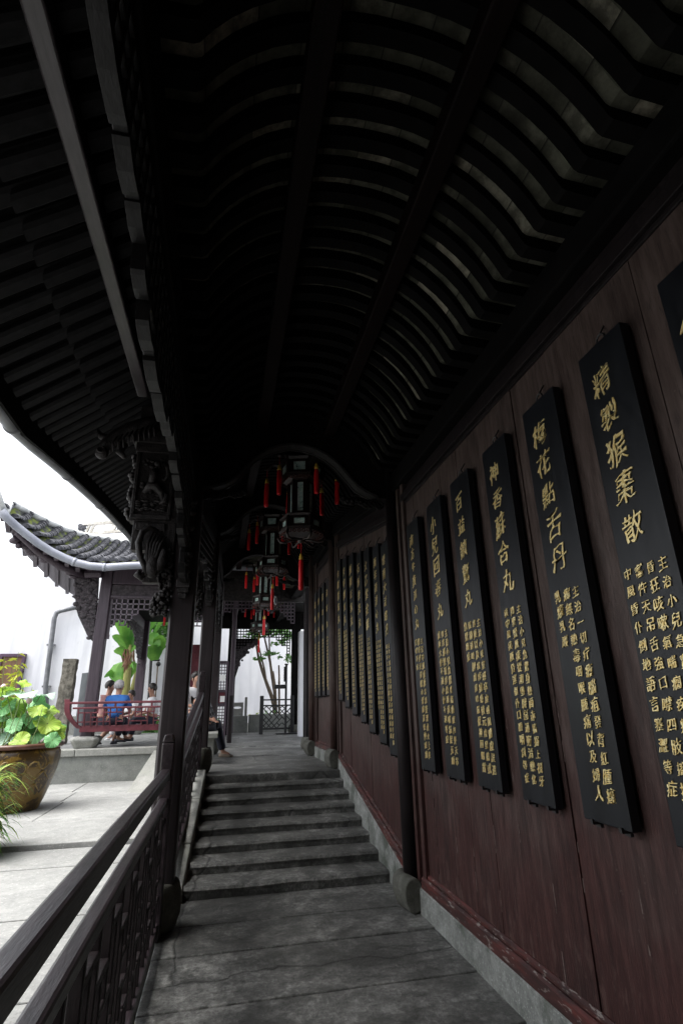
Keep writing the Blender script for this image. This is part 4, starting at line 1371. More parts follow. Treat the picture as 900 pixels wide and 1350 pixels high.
tag(mb.build('stone_ramp', M['kerb'], bevel=0.015), 'pale sloping stone slab leaning up to the platform beside the near column', 'ramp stone')

# ------------------------------------------------------------------ pavilion
pav = empty('pavilion', (-1.9, 13.35, PZT), 'open garden pavilion with upturned grey tiled roof and square purple-brown columns', 'pavilion')


def sqcol(x, y, z0, z1, w, name, mat, parent, ch=0.02):
    mb = MB(); h = w / 2; c = ch
    mb.prism([(x + a, y + b) for a, b in [(-h + c, -h), (h - c, -h), (h, -h + c), (h, h - c), (h - c, h), (-h + c, h), (-h, h - c), (-h, -h + c)]], 'z', z0, z1)
    return mb.build(name, mat, parent)


PC = [(-2.775, 13.37, 0.255), (0.275, 14.6, 0.12), (-2.62, 19.4, 0.27)]
for (x, y, w) in PC:
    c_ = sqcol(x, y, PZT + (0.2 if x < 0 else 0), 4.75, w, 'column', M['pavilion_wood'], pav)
    if x > 0: continue
    mb = MB()
    prof_ = [(0.20, 0), (0.225, 0.05), (0.285, 0.15), (0.29, 0.19), (0.24, 0.235)]
    secs = []
    for (r_, z) in prof_:
        c = r_ * 0.28
        secs.append([(x + a, y + b, PZT + z) for a, b in [(-r_ + c, -r_), (r_ - c, -r_), (r_, -r_ + c), (r_, r_ - c), (r_ - c, r_), (-r_ + c, r_), (-r_, r_ - c), (-r_, -r_ + c)]])
    mb.strip(secs)
    mb.build('base_stone', M['kerb'], c_, bevel=0.015)
zb0 = PY(170, 787, 13.35).z; zb1 = PY(170, 772, 13.35).z; zb2 = PY(170, 751, 13.35).z
mb = MB(); mb.bx(-2.64, 0.2, 13.28, 13.42, zb0 + 0.02, zb1)
mb.build('carved_lintel', M['pavilion_carved'], pav, bevel=0.01)
mb = MB(); mb.bx(-2.64, 0.2, 13.24, 13.44, zb1 + 0.01, zb2)
mb.bx(-2.64, 0.2, 13.25, 13.30, zb0 - 0.045, zb0 + 0.018)
mb.build('upper_beam', M['pavilion_wood'], pav, bevel=0.01)
for (x, ya, yb) in ((-2.70, 13.52, 19.25), (0.3, 14.8, 19.25)):
    mb = MB(); mb.bx(x - 0.07, x + 0.07, ya, yb, zb0, zb2)
    mb.build('side_beam', M['pavilion_wood'], pav, bevel=0.01)
zr = PY(195, 819, 19.4).z
mb = MB(); mb.bx(-2.9, 3.0, 13.6, 19.5, zb0 + 0.30, zb0 + 0.40)
mb.build('ceiling', M['roof_wood'], pav)
mb = MB(); mb.bx(-2.5, 3.0, 19.33, 19.47, zr, zb2)
mb.build('rear_beam', M['pavilion_wood'], pav, bevel=0.01)
# hanging fretwork, front
zfb = PY(170, 815, 13.35).z
cell = 0.125
n = int((0.1 + 2.63) / cell)
cells = set()
pat = [5, 4, 5, 4, 3, 2, 2, 1, 2, 1, 2, 2, 3, 4, 5, 5, 5, 4, 3, 2, 2]
for i in range(n):
    for j in range(pat[i % len(pat)]): cells.add((i, j))
mb = MB()
lattice(mb, cells, cell, lambda u, v: ((-2.63 + u, 13.33, zb0 - 0.045 - v), (0, 1, 0)), 0.026, 0.045, 0.58, 4)
mb.build('hanging_lattice', simple('pale_lattice', (0.10, 0.075, 0.10), (0.16, 0.13, 0.16), 8, (1, 1, 1), 0.45, 0.1), pav)
mb = MB()
mb.bx(-2.64, -2.585, 13.30, 13.36, 3.12, zb0 - 0.05); mb.bx(-2.65, -2.575, 13.29, 13.37, 3.02, 3.118)
mb.build('lattice_drop', M['pavilion_wood'], pav)
# carved side fretwork running back to the rear column
mb = MB(); r = random.Random(6)
cells = set()
for i in range(54):
    d = 6 - min(4, i // 3) if i < 12 else (2 + (i % 5 == 0) + (max(0, i - 34) // 2))
    for j in range(min(d, 9)): cells.add((i, j))
lattice(mb, cells, 0.105, lambda u, v: ((-2.66, 13.55 + u, zb0 - v), (1, 0, 0)), 0.035, 0.05, 0.4, 9)
mb.build('side_fretwork', M['pavilion_carved'], pav)
mb = MB()
for q in range(60):
    t = r.random()
    mb.ball((-2.66, 17.2 + 1.9 * t, zb0 - r.random() * (0.3 + 1.0 * t * t)), (0.05, 0.07, 0.06), 6, 4)
mb.build('carved_corner', M['pavilion_carved'], pav)
# carved bracket reaching left under the eave
mb = MB(); r = random.Random(15)
Y0 = 13.37


def pp(px, py, Y=Y0): return PY(px, py, Y)


poly = [pp(99, 757), pp(131, 757), pp(128, 800), pp(123, 846), pp(116, 838), pp(110, 825), pp(104, 812), pp(101, 800)]
mb.prism([(p.x, p.z) for p in poly], 'y', Y0 - 0.07, Y0 + 0.07)
for q in range(90):
    px = r.uniform(100, 128); py = r.uniform(760, 842)
    if py > 800 and px < 101 + (py - 800) * 0.42: continue
    p = pp(px, py)
    mb.ball((p.x, Y0 - 0.07, p.z), (r.uniform(0.04, 0.09), 0.03, r.uniform(0.03, 0.06)), 7, 5)
mb.build('carved_bracket', M['pavilion_carved'], pav)

# roof: front eave curve, back-running left eave curve, rows of tiles
FE = [(240, 745), (195, 745), (168, 746), (140, 748), (118, 746), (100, 741.5), (84, 735), (68, 727), (52, 717), (36, 705), (20, 692), (9, 682), (2, 673)]
FY = [12.4] * 5 + [12.38, 12.34, 12.28, 12.2, 12.1, 11.98, 11.88, 11.8]
front = [PY(x, y, Y) for (x, y), Y in zip(FE, FY)]
front = [Vector((0.6, 12.4, front[0].z))] + front
mb = MB(); mb.tube(front, [0.085] * len(front), 12)
for q in (2, 4, 6):
    a = front[q]; b = front[q] + (front[q + 1] - front[q]).normalized() * 0.06
    mb.tube([a, b], 0.095, 12)
tag(mb.build('gutter', M['pale_gutter'], pav, smooth=True), 'pale grey gutter sweeping up to the corner')
mb = MB()
inner = [Vector((min(p.x + 0.0, 0.6), 13.30, zb2 + 0.0)) for p in front[:6]]
LE = [(130, 765, 13.3), (100, 786, 18.0), (86, 778, 17.2), (70, 766, 16.2), (54, 751, 15.2), (38, 735, 14.3), (24, 717, 13.4), (13, 700, 12.6), (6, 684, 12.0)]
left = [PY(x, y, Y) for x, y, Y in LE]
fa = front[:6] + front[6:14]
ia = inner + [left[1], left[2], left[3], left[4], left[5], left[6], left[7], left[8]]
secs = []
for p, q in zip(fa, ia):
    p = p + Vector((0, 0.05, 0.02))
    secs.append([p, q, q + Vector((0, 0, 0.12)), p + Vector((0, 0, 0.09))])
mb.strip(secs)
# soffit ribs
for p, q in zip(fa[5:], ia[5:]):
    pass
mb.build('soffit', M['pavilion_wood'], pav)
mb = MB()
for t in [i / 9 for i in range(10)]:
    a = fa[5].lerp(fa[-1], t); k = t * 7.99; i = int(k); f = k - i
    p = fa[5 + i].lerp(fa[min(6 + i, 13)], f) + Vector((0.0, 0.10, -0.05)); q = ia[5 + i].lerp(ia[min(6 + i, 13)], f) + Vector((0, 0, -0.04))
    mb.beam(p, q, 0.09, 0.07)
mb.build('eave_rafter', M['pavilion_wood'], pav)
mb = MB(); r = random.Random(33)
# carved hip beam, scrolls along the soffit
for q in range(34):
    t = q / 33
    px = 20 + 88 * t; py = 712 + 50 * t
    p = PY(px, py + r.uniform(-5, 5), 12.6 + 0.8 * t)
    mb.ball(p, (r.uniform(0.06, 0.16), 0.06, r.uniform(0.05, 0.09)), 8, 5)
mb.tube([PY(112, 757, 13.3), PY(80, 746, 12.9), PY(50, 727, 12.6), PY(22, 703, 12.2)], [0.12, 0.10, 0.08, 0.05], 8)
mb.build('carved_hip', M['pavilion_wood'], pav, smooth=True)
mb = MB(); p = PY(113, 757, 13.15); mb.tube([p, p + Vector((0.35, 0, 0.02))], 0.10, 12); mb.build('purlin_end', M['pavilion_wood'], pav)


def eave_pt(x):
    for a, b in zip(front[:-1], front[1:]):
        if b.x <= x <= a.x:
            t = (a.x - x) / (a.x - b.x); return a.lerp(b, t)
    return front[-1]


def top_pt(x):
    e = eave_pt(x)
    k_ = max(0.0, min(1.0, (x + 5.0) / 1.75))
    dy = 0.12 + 2.35 * k_ ** 0.8
    return Vector((x, e.y + dy, e.z + 0.16 + (0.36 + 0.10 * k_) * dy))


def tile_row(mb, e, t, w, nseg, r):
    d = (t - e); L_ = d.length; d.normalize()
    side = Vector((1, 0, 0)); up = side.cross(d).normalized()
    if up.z < 0: up = -up
    for q in range(nseg):
        a = e + d * (L_ * q / nseg); b = e + d * (L_ * (q + 1) / nseg + 0.03)
        sag = -0.10 * math.sin(PI * (q + 0.5) / nseg)
        a = a + up * sag; b = b + up * sag
        r0 = w * r.uniform(0.5, 0.56); r1 = r0 * 0.82
        jx = r.uniform(-0.01, 0.01)
        sec0 = []; sec1 = []
        for k_ in range(9):
            w_ = PI * k_ / 8
            o_ = side * (math.cos(w_)) ; u_ = up * math.sin(w_)
            sec0.append(a + side * jx + o_ * r0 + u_ * r0); sec1.append(b + side * jx + o_ * r1 + u_ * r1)
        mb.strip([sec0, sec1], closed=False)
        mb.add([a + side * jx] + sec0, [(0, k_ + 1, k_ + 2) for k_ in range(8)])


mb = MB(); r = random.Random(44)
x = 0.4
while x > -4.95:
    e = eave_pt(x) + Vector((0, 0.03, 0.13)); t = top_pt(x)
    tile_row(mb, e + Vector((r.uniform(-0.02, 0.02), 0, r.uniform(-0.01, 0.015))), t, 0.185, max(2, int((t - e).length / 0.10)), r)
    x -= 0.225
mb.build('roof_tiles', M['tile'], pav, fix=False)
mb = MB()
xs = [0.6 - 0.12 * i for i in range(48)]
xs = [x for x in xs if x > -5.0]
mb.strip([[eave_pt(x) + Vector((0, 0.02, 0.06)), (eave_pt(x) + top_pt(x)) / 2 + Vector((0, 0, -0.12)), top_pt(x) + Vector((0, 0, -0.03)), top_pt(x) + Vector((0, 0.03, -0.15)), eave_pt(x) + Vector((0, 0.06, 0.0))] for x in xs])
mb.build('tile_bed', M['tile_bed'], pav)
mb = MB()
hip = [top_pt(x) + Vector((0, 0, 0.10)) for x in (0.5, -1, -2, -2.8, -3.3, -3.7, -4.1, -4.5, -4.8)] + [PY(8, 672, 11.9), PY(2, 655, 11.75), PY(-3, 630, 11.6)]
mb.tube([p - Vector((0, 0, 0.09)) for p in hip], [0.085] * 9 + [0.075, 0.06, 0.035], 10)
mb.build('ridge', simple('lime_mortar', (0.45, 0.47, 0.46), (0.78, 0.79, 0.78), 5, (1, 1, 1), 0.9, 0.3, 0.02), pav, smooth=True)
# ridge of a house behind
hs_ = empty('house_ridge', PY(108, 705, 19.5), 'weathered openwork roof ridge of the house behind the pavilion', 'roof ridge')
mb = MB(); Yr = 19.5
for (pa, pb, h) in (((106, 706), (230, 694), 0.10), ((110, 692), (230, 682), 0.08)):
    mb.beam(PY(*pa, Yr), PY(*pb, Yr), 0.2, h)
for px in (113, 119, 146, 149, 170, 173):
    a = PY(px, 705 - (px - 106) * 0.09, Yr); b = PY(px + 6, 692 - (px - 106) * 0.085, Yr)
    mb.beam(a, b, 0.14, 0.07)
mb.build('ridge_frame', simple('stained_lime', (0.40, 0.38, 0.33), (0.72, 0.70, 0.66), 6, (1, 1, 1), 0.9, 0.3), hs_)
mb = MB()
for q in range(16):
    px = 149 + q * 4
    mb.beam(PY(px, 703 - q * 0.35, Yr + 0.02), PY(px + 5, 691 - q * 0.35, Yr + 0.02), 0.05, 0.03)
    mb.beam(PY(px + 5, 703 - q * 0.35, Yr + 0.05), PY(px, 691 - q * 0.35, Yr + 0.05), 0.05, 0.03)
mb.build('lattice_tiles', M['tile'], hs_)
mb = MB()
for q in range(10):
    mb.ball(PY(107 + rnd.uniform(-1, 7), 698 + rnd.uniform(-6, 5), Yr), (0.10, 0.08, 0.07), 7, 5)
mb.build('scroll_end', M['tile'], hs_)
mb = MB(); a = PY(104, 708, Yr); b = PY(235, 698, Yr)
mb.hexa([(a.x, Yr - 0.8, a.z - 0.6), (b.x, Yr - 0.8, b.z - 0.6), (b.x, Yr + 1, b.z - 0.6), (a.x, Yr + 1, a.z - 0.6), (a.x, Yr - 0.1, a.z), (b.x, Yr - 0.1, b.z), (b.x, Yr + 0.1, b.z), (a.x, Yr + 0.1, a.z)])
mb.build('roof_slope', M['plaster'], hs_)

p = PY(217, 818, 15.6)
o = copy_tree(lan); o.location = (p.x, 15.6, p.z + 0.48); o['label'] = 'palace lantern inside the pavilion, showing only its red tassel below the fretwork'

# red back-rest bench rail between the columns
rl = empty('bench_rail', (-2.2, 13.05, PZT), 'red wooden back-rest railing with open fretwork leaning out of the pavilion', 'railing')
RYb, RYt = 13.12, 12.98
zt_ = PY(150, 926, RYt).z; zb_ = PY(150, 960, RYb).z


def rp(u, v):        # u along X, v 0..1 up the leaning back
    return Vector((u, RYb + (RYt - RYb) * v - 0.05 * math.sin(PI * v), zb_ + (zt_ - zb_) * v))


xl, xr = -2.95, -0.75
mb = MB(); mb.beam(rp(xl - 0.17, 1), rp(xr, 1), 0.06, 0.05); mb.build('top_rail', M['red_rail'], rl, bevel=0.012)
mb = MB(); mb.beam(rp(xl - 0.10, 0.80), rp(xr, 0.80), 0.05, 0.04); mb.build('middle_rail', M['red_rail'], rl, bevel=0.01)
mb = MB(); mb.beam(rp(xl + 0.06, 0), rp(xr, 0), 0.06, 0.13); mb.build('seat_rail', M['red_rail'], rl, bevel=0.012)
mb = MB(); mb.bx(xl + 0.1, xr, 13.16, 13.52, zb_ + 0.0, zb_ + 0.05); mb.build('seat', M['red_rail'], rl, bevel=0.01)
mb = MB()
secs = []
for v, dx in ((1.16, -0.24), (1.0, -0.22), (0.8, -0.215), (0.6, -0.19), (0.4, -0.13), (0.2, -0.04), (0.02, 0.06)):
    p = rp(xl + dx, v); secs.append([p + Vector((-0.05, -0.03, 0)), p + Vector((0.06, -0.03, 0)), p + Vector((0.06, 0.04, 0)), p + Vector((-0.05, 0.04, 0))])
mb.strip(secs); mb.build('end_post', M['red_rail'], rl, bevel=0.008)
mb = MB(); r = random.Random(8)
vs4 = [0.10, 0.27, 0.44, 0.62, 0.80]
n = 17
for i in range(n + 1):
    u = xl + 0.02 + (xr - xl - 0.02) * i / n
    full = i % 4 == 0
    for a, b in zip(vs4[:-1], vs4[1:]):
        if full or r.random() < 0.72: mb.beam(rp(u, a), rp(u, b), 0.026, 0.03, (0, 1, 0))
    if i < n:
        u2 = xl + 0.02 + (xr - xl - 0.02) * (i + 1) / n
        for v in vs4[1:-1]:
            if r.random() < 0.62: mb.beam(rp(u - 0.013, v), rp(u2 + 0.013, v), 0.03, 0.026)
mb.build('fretwork', M['red_rail'], rl, bevel=0.004)
mb = MB()
for u in (-2.2, -1.45, -0.8):
    mb.beam(rp(u, 0.8), rp(u, 1.0), 0.04, 0.03, (0, 1, 0))
mb.build('short_post', M['red_rail'], rl)
mb = MB()
for u in (-0.85,): mb.bx(u - 0.05, u + 0.05, 13.18, 13.48, PZT, zb_)
mb.build('leg', M['red_rail'], rl)

# ------------------------------------------------------------------ far garden wall, stele, slab, pipe, doorway
mb = MB()
mb.bx(-16, 9, 22.0, 22.35, -0.2, 6.2)
gw = tag(mb.build('garden_wall', M['plaster']), 'long tall white plaster wall closing the garden', 'wall')
mb = MB(); mb.bx(-16, 9, 21.93, 22.0, -0.2, 0.9); mb.build('grey_foot', M['face'], gw)
dp = empty('drainpipe', PY(62, 950, 21.8), 'grey drainpipe running down the white wall and bending at the top', 'pipe')
mb = MB(); mb.tube([PY(62, 945, 21.8), PY(60.5, 905, 21.8), PY(72, 815, 21.8), PY(75, 808, 21.8), PY(80, 805.5, 21.8), PY(104, 800, 21.8)], 0.085, 10)
mb.build('pipe', M['gutter_metal'], dp, smooth=True)
mb = MB()
for py in (850, 905): p = PY(67 if py < 900 else 60.8, py, 21.8); mb.box(p + Vector((0, 0.08, 0)), (0.26, 0.2, 0.06))
mb.build('clamp', M['gutter_metal'], dp)
dr = empty('wooden_shutter', PY(10, 925, 21.9), 'brown wooden shutter in a purple frame on the white wall', 'shutter')
a, b = PY(2, 925, 21.92), PY(27, 866, 21.92)
mb = MB(); mb.bx(a.x - 0.2, a.x + 0.45, 21.86, 21.99, a.z, b.z); mb.build('panel', M['door_wood'], dr)
mb = MB(); mb.bx(a.x - 0.29, a.x - 0.2, 21.8, 21.99, a.z - 0.1, b.z + 0.1); mb.bx(a.x + 0.45, a.x + 0.54, 21.8, 21.99, a.z - 0.1, b.z + 0.1); mb.bx(a.x - 0.2, a.x + 0.45, 21.8, 21.99, b.z, b.z + 0.1); mb.bx(a.x - 0.2, a.x + 0.45, 21.8, 21.99, a.z - 0.35, a.z)
mb.build('frame', M['door_frame'], dr)
# stele: squared stone post with an eroded relief face
sx, sy = PY(82, 950, 15.2).x, 15.2
zt = PY(88, 869, 15.2).z
mb = MB(); secs = []
nz = 26
for q in range(nz + 1):
    z = PZT + (zt - PZT) * q / nz
    ring = []
    for k_ in range(24):
        a = 2 * PI * k_ / 24; c_, s_ = math.cos(a), math.sin(a)
        mxx = max(abs(c_), abs(s_)); X_ = c_ / mxx * 0.155; Y_ = s_ / mxx * 0.13
        d = 1 + 0.10 * noise.noise(Vector((X_ * 14, Y_ * 14, z * 7))) + 0.07 * noise.noise(Vector((X_ * 30, Y_ * 30, z * 18)))
        ring.append((sx + X_ * d, sy + Y_ * d, z))
    secs.append(ring)
mb.strip(secs)
tag(mb.build('stone_stele', M['stele']), 'weathered carved stone post standing before the white wall', 'stone post')
p0, p1 = PY(100, 985, 15.6), PY(117, 887, 15.6)
mb = MB(); mb.box(((p0.x + p1.x) / 2 + 0.08, 15.7, (PZT + p1.z) / 2), (0.34, 0.34, p1.z - PZT), R(38))
tag(mb.build('slate_pillar', M['slate'], bevel=0.01), 'plain dark grey square pillar beside the pavilion column', 'pillar')
mb = MB(); mb.bx(-9, -3.0, 20.2, 20.7, PZT - 0.1, 1.30)
tag(mb.build('low_garden_wall', M['face'], bevel=0.02), 'low grey stone wall behind the lotus pot at the foot of the white wall', 'low wall')

# ------------------------------------------------------------------ glazed pot with lotus
px_, py_, pz_ = -3.06, 9.95, 0.085
pot = empty('glazed_pot', (px_, py_, pz_), 'large brown glazed pot with yellow dragon relief standing in the courtyard', 'pot')
mb = MB()
mb.lathe([(0.41, 0.0), (0.425, 0.02), (0.475, 0.14), (0.545, 0.34), (0.60, 0.55), (0.628, 0.70), (0.622, 0.80), (0.595, 0.87), (0.52, 0.875), (0.50, 0.80), (0.40, 0.5)], (px_, py_, pz_), 56)
mb.build('body', M['pot'], pot, smooth=True)
mb = MB(); mb.lathe([(0.585, 0.865), (0.635, 0.868), (0.66, 0.895), (0.65, 0.93), (0.60, 0.94), (0.55, 0.93), (0.53, 0.88)], (px_, py_, pz_), 56)
tag(mb.build('rim', M['pot_rim'], pot, smooth=True), 'reddish glazed rim')
mb = MB(); mb.lathe([(0.515, 0.79), (0.50, 0.80), (0.01, 0.805)], (px_, py_, pz_), 40)
mb.build('soil', M['drum'], pot)
# raised relief: medallion and petals
mb = MB()


def onpot(az, z, out=0.0):
    prof_ = [(0.42, 0.0), (0.475, 0.14), (0.545, 0.34), (0.60, 0.55), (0.628, 0.70), (0.622, 0.80)]
    for (r0, z0), (r1, z1) in zip(prof_[:-1], prof_[1:]):
        if z0 <= z <= z1:
            r_ = r0 + (r1 - r0) * (z - z0) / (z1 - z0) + out
            return Vector((px_ + r_ * math.sin(az), py_ - r_ * math.cos(az), pz_ + z))
    return Vector((px_, py_, pz_))


for q in range(22):
    w0, w1 = 2 * PI * q / 22, 2 * PI * (q + 1) / 22
    for rr in (0.075, 0.095):
        mb.tube([onpot(0.42 + rr / 0.56 * math.cos(w), 0.60 + rr * math.sin(w), 0.003) for w in (w0, w1)], 0.008, 5)
for az0, z0, s_ in ((0.0, 0.66, 1), (0.85, 0.64, -1), (-0.35, 0.50, 1), (0.9, 0.5, 1), (0.3, 0.36, -1), (0.75, 0.33, 1), (-0.2, 0.33, 1)):
    mb.tube([onpot(az0 + s_ * t * 0.055 * 1.2 + 0.02 * math.sin(t * 1.7), z0 + 0.055 * math.sin(t * 0.9), 0.003) for t in range(-5, 6)], [0.004 + 0.012 * math.sin(PI * i / 10) for i in range(11)], 6)
mb.build('relief', simple('relief_glaze', (0.12, 0.07, 0.012), (0.24, 0.16, 0.04), 12, (1, 1, 1), 0.35, 0.2), pot, smooth=True)

lt = empty('lotus_plant', (px_, py_, pz_ + 0.8), 'lotus with broad green and yellowing leaves and pale pink bud in the pot', 'lotus')


def lotus_leaf(c, rad, nrm, mat, seed, cup=0.10, name='leaf'):
    r = random.Random(seed)
    z = Vector(nrm).normalized(); x = z.cross(Vector((0, 0, 1)))
    if x.length < 1e-3: x = Vector((1, 0, 0))
    x.normalize(); y = z.cross(x)
    mb = MB(); vs_ = []; n = 40; m_ = 7
    ph = r.uniform(0, 6); ph2 = r.uniform(0, 6)
    for j in range(m_ + 1):
        f = j / m_
        for i in range(n):
            w = 2 * PI * i / n
            rr = rad * f * (1 + 0.06 * math.sin(2 * w + ph) * f + 0.05 * math.sin(5 * w + ph2) * f + 0.03 * math.sin(9 * w + ph) * f)
            h = rad * (-cup * (1 - f * f) * 1.4 + 0.16 * math.sin(3 * w + ph) * f ** 2 + 0.08 * math.sin(7 * w + ph2) * f ** 3 - 0.16 * f ** 4)
            h += 0.006 * abs(math.sin(w * 10)) * f
            vs_.append(Vector(c) + x * rr * math.cos(w) + y * rr * math.sin(w) + z * h)
    fs_ = []
    for j in range(m_):
        for i in range(n):
            fs_.append((j * n + i, j * n + (i + 1) % n, (j + 1) * n + (i + 1) % n, (j + 1) * n + i))
    mb.add(vs_, fs_)
    lf = mb.build(name, mat, lt, smooth=True, fix=False)
    at = lf.data.attributes.new('vein', 'FLOAT', 'POINT')
    for q_ in range(len(vs_)): at.data[q_].value = 1.0 if (q_ % n) % 2 == 0 else 0.0
    mb = MB(); b = Vector((px_ + r.uniform(-0.3, 0.3), py_ + r.uniform(-0.25, 0.25), pz_ + 0.79)); c = Vector(c) - z * rad * cup
    mid = (b + c) / 2 + Vector((r.uniform(-0.05, 0.05), 0, 0.04))
    mb.tube([b, mid, c], [0.012, 0.010, 0.008], 6)
    mb.build('stalk', M['stem'], lf, smooth=True)


LV = [(48, 962, 0.0, 0.30, (0.05, -0.75, 0.65), 'a'), (44, 944, 0.02, 0.25, (0.1, -0.55, 0.8), 'a'), (64, 952, -0.1, 0.26, (0.35, -0.45, 0.8), 'b'),
      (14, 968, 0.05, 0.27, (-0.2, -0.65, 0.75), 'c'), (28, 912, -0.1, 0.29, (0.0, -0.20, 0.97), 'c'), (55, 914, 0.1, 0.27, (0.1, -0.10, 1.0), 'c'),
      (8, 909, 0.0, 0.23, (-0.25, 0.15, 0.95), 'b'), (56, 926, 0.15, 0.20, (0.65, -0.35, 0.65), 'a'), (5, 930, 0.05, 0.26, (-0.4, -0.6, 0.7), 'a'),
      (20, 930, 0.1, 0.22, (0.2, -0.75, 0.55), 'b'), (74, 962, -0.05, 0.22, (0.55, -0.55, 0.6), 'b'), (14, 946, 0.2, 0.24, (-0.1, -0.9, 0.4), 'b'),
      (36, 930, 0.3, 0.2, (0.1, -0.5, 0.8), 'a'), (70, 975, -0.35, 0.15, (0.4, -0.7, 0.4), 'a'), (26, 976, -0.35, 0.17, (-0.1, -0.8, 0.4), 'b'), (50, 936, -0.2, 0.16, (0.2, -0.6, 0.6), 'b'), (18, 955, -0.2, 0.17, (-0.2, -0.7, 0.5), 'a'), (33, 900, 0.0, 0.14, (0.3, -0.3, 0.8), 'b'), (80, 958, 0.15, 0.18, (0.7, -0.3, 0.6), 'a'), (28, 956, 0.25, 0.22, (0, -0.6, 0.7), 'c'), (66, 936, 0.3, 0.18, (0.2, -0.4, 0.8), 'b'),
      (-8, 950, 0.1, 0.26, (-0.3, -0.5, 0.8), 'a'), (-10, 918, 0.1, 0.26, (-0.1, -0.3, 0.9), 'c')]
for q, (x, y, dy, rad, nrm, kd) in enumerate(LV):
    lotus_leaf(PY(x, y, py_ + dy), rad * 0.82, nrm, M['lotus_' + kd], q + 1)
for (x, y, h) in ((39, 924, 0.10), (40, 938, 0.06), (5, 905, 0.06)):
    p = PY(x, y, py_ - 0.12)
    mb = MB(); mb.lathe([(0.008, -h * 0.5), (0.035, -h * 0.3), (0.045, 0.0), (0.03, h * 0.4), (0.004, h * 0.7)], p, 10)
    bd = mb.build('bud', M['petal'], lt, smooth=True)
    mb = MB(); mb.tube([(p.x, p.y, p.z - h * 0.4), (p.x - 0.03, p.y + 0.05, pz_ + 0.8)], 0.007, 6); mb.build('stalk', M['stem'], bd)

mb = MB(); r = random.Random(77)
for q in range(34):
    a = Vector((px_ + r.uniform(-0.4, 0.4), py_ + r.uniform(-0.35, 0.35), pz_ + 0.79))
    b = a + Vector((r.uniform(-0.2, 0.2), r.uniform(-0.1, 0.1), r.uniform(0.2, 0.75)))
    mb.tube([a, a.lerp(b, 0.5) + Vector((r.uniform(-0.04, 0.04), 0, 0.03)), b], [0.008, 0.006, 0.004], 5)
mb.build('bare_stalk', M['stem'], lt)

# slender yellow-green shrub rising behind the pot
sh = empty('yellow_shrub', (-3.35, 10.4, 0.085), 'thin yellow-green leaved shrub rising behind the lotus pot', 'shrub')
mb = MB(); mbl = MB(); r = random.Random(17)
for q in range(12):
    tip = PY(r.uniform(-12, 45), r.uniform(850, 925), 10.5)
    b = Vector((-3.35 + r.uniform(-0.1, 0.1), 10.45 + r.uniform(-0.1, 0.1), 0.085))
    m1 = b.lerp(tip, 0.5) + Vector((r.uniform(-0.15, 0.05), 0, 0.15))
    mb.tube([b, m1, tip], [0.010, 0.007, 0.003], 5)
    for k_ in range(9):
        t = r.uniform(0.55, 1.0); p = m1.lerp(tip, t)
        d = Vector((r.uniform(-1, 1), r.uniform(-0.6, 0.6), r.uniform(-0.5, 0.25))).normalized()
        L_ = r.uniform(0.09, 0.17); s_ = d.cross(Vector((0, 1, 0.2))).normalized() * L_ * 0.13
        mid = p + d * L_ * 0.45
        mbl.add([p, mid + s_, p + d * L_ + Vector((0, 0, -0.03)), mid - s_], [(0, 1, 2, 3)])
mb.build('stem', M['stem'], sh); mbl.build('leaf_spray', M['bamboo'], sh, fix=False)

# spiky foreground plant at the left edge
fp = empty('spiky_plant', (-2.52, 7.2, 0.03), 'spiky dark green and yellow-green long-leaved plant at the left edge with dry brown tips', 'plant')
r = random.Random(23)
mb1, mb2, mb3 = MB(), MB(), MB()
tops = [Vector((-2.52, 7.2, z)) for z in (0.80, 0.64, 0.48, 0.33, 0.18)]
for q in range(900):
    ti = r.randrange(5); p = tops[ti] + Vector((r.uniform(-0.2, 0.2), r.uniform(-0.2, 0.2), r.uniform(-0.1, 0.06)))
    a = r.uniform(0, 2 * PI); el = r.uniform(-0.25, 0.7) - 0.10 * ti
    d = Vector((math.cos(a) * math.cos(el), math.sin(a) * math.cos(el), math.sin(el)))
    L_ = r.uniform(0.26, 0.50); wd = r.uniform(0.007, 0.014)
    s_ = d.cross(Vector((0, 0, 1))).normalized() * wd
    pts = []; v = d.copy(); c_ = p.copy()
    for k_ in range(6):
        pts.append(c_.copy()); c_ = c_ + v * L_ / 5; v = (v + Vector((0, 0, -0.17 - 0.05 * k_))).normalized()
    mbx = mb3 if (ti >= 4 and r.random() < 0.5) else (mb2 if r.random() < 0.45 else mb1)
    vs_ = []
    for k_, c_ in enumerate(pts):
        f = (1, 1.1, 1, 0.8, 0.5, 0.08)[k_]
        vs_ += [c_ - s_ * f, c_ + s_ * f + Vector((0, 0, 0.002))]
    mbx.add(vs_, [(2 * k_, 2 * k_ + 1, 2 * k_ + 3, 2 * k_ + 2) for k_ in range(5)])
mb1.build('leaf_tuft', M['fern'], fp, fix=False); tag(mb2.build('young_leaf_tuft', M['fern_y'], fp, fix=False), 'yellow-green young leaves'); tag(mb3.build('dry_leaf_tuft', M['dead'], fp, fix=False), 'dry brown leaves')
mb = MB(); mb.tube([(-2.52, 7.2, 0.03), (-2.51, 7.22, 0.5), (-2.53, 7.2, 0.8)], [0.03, 0.025, 0.015], 7); mb.build('stem', M['bark'], fp)

# ------------------------------------------------------------------ banana plants and creeper behind the pavilion


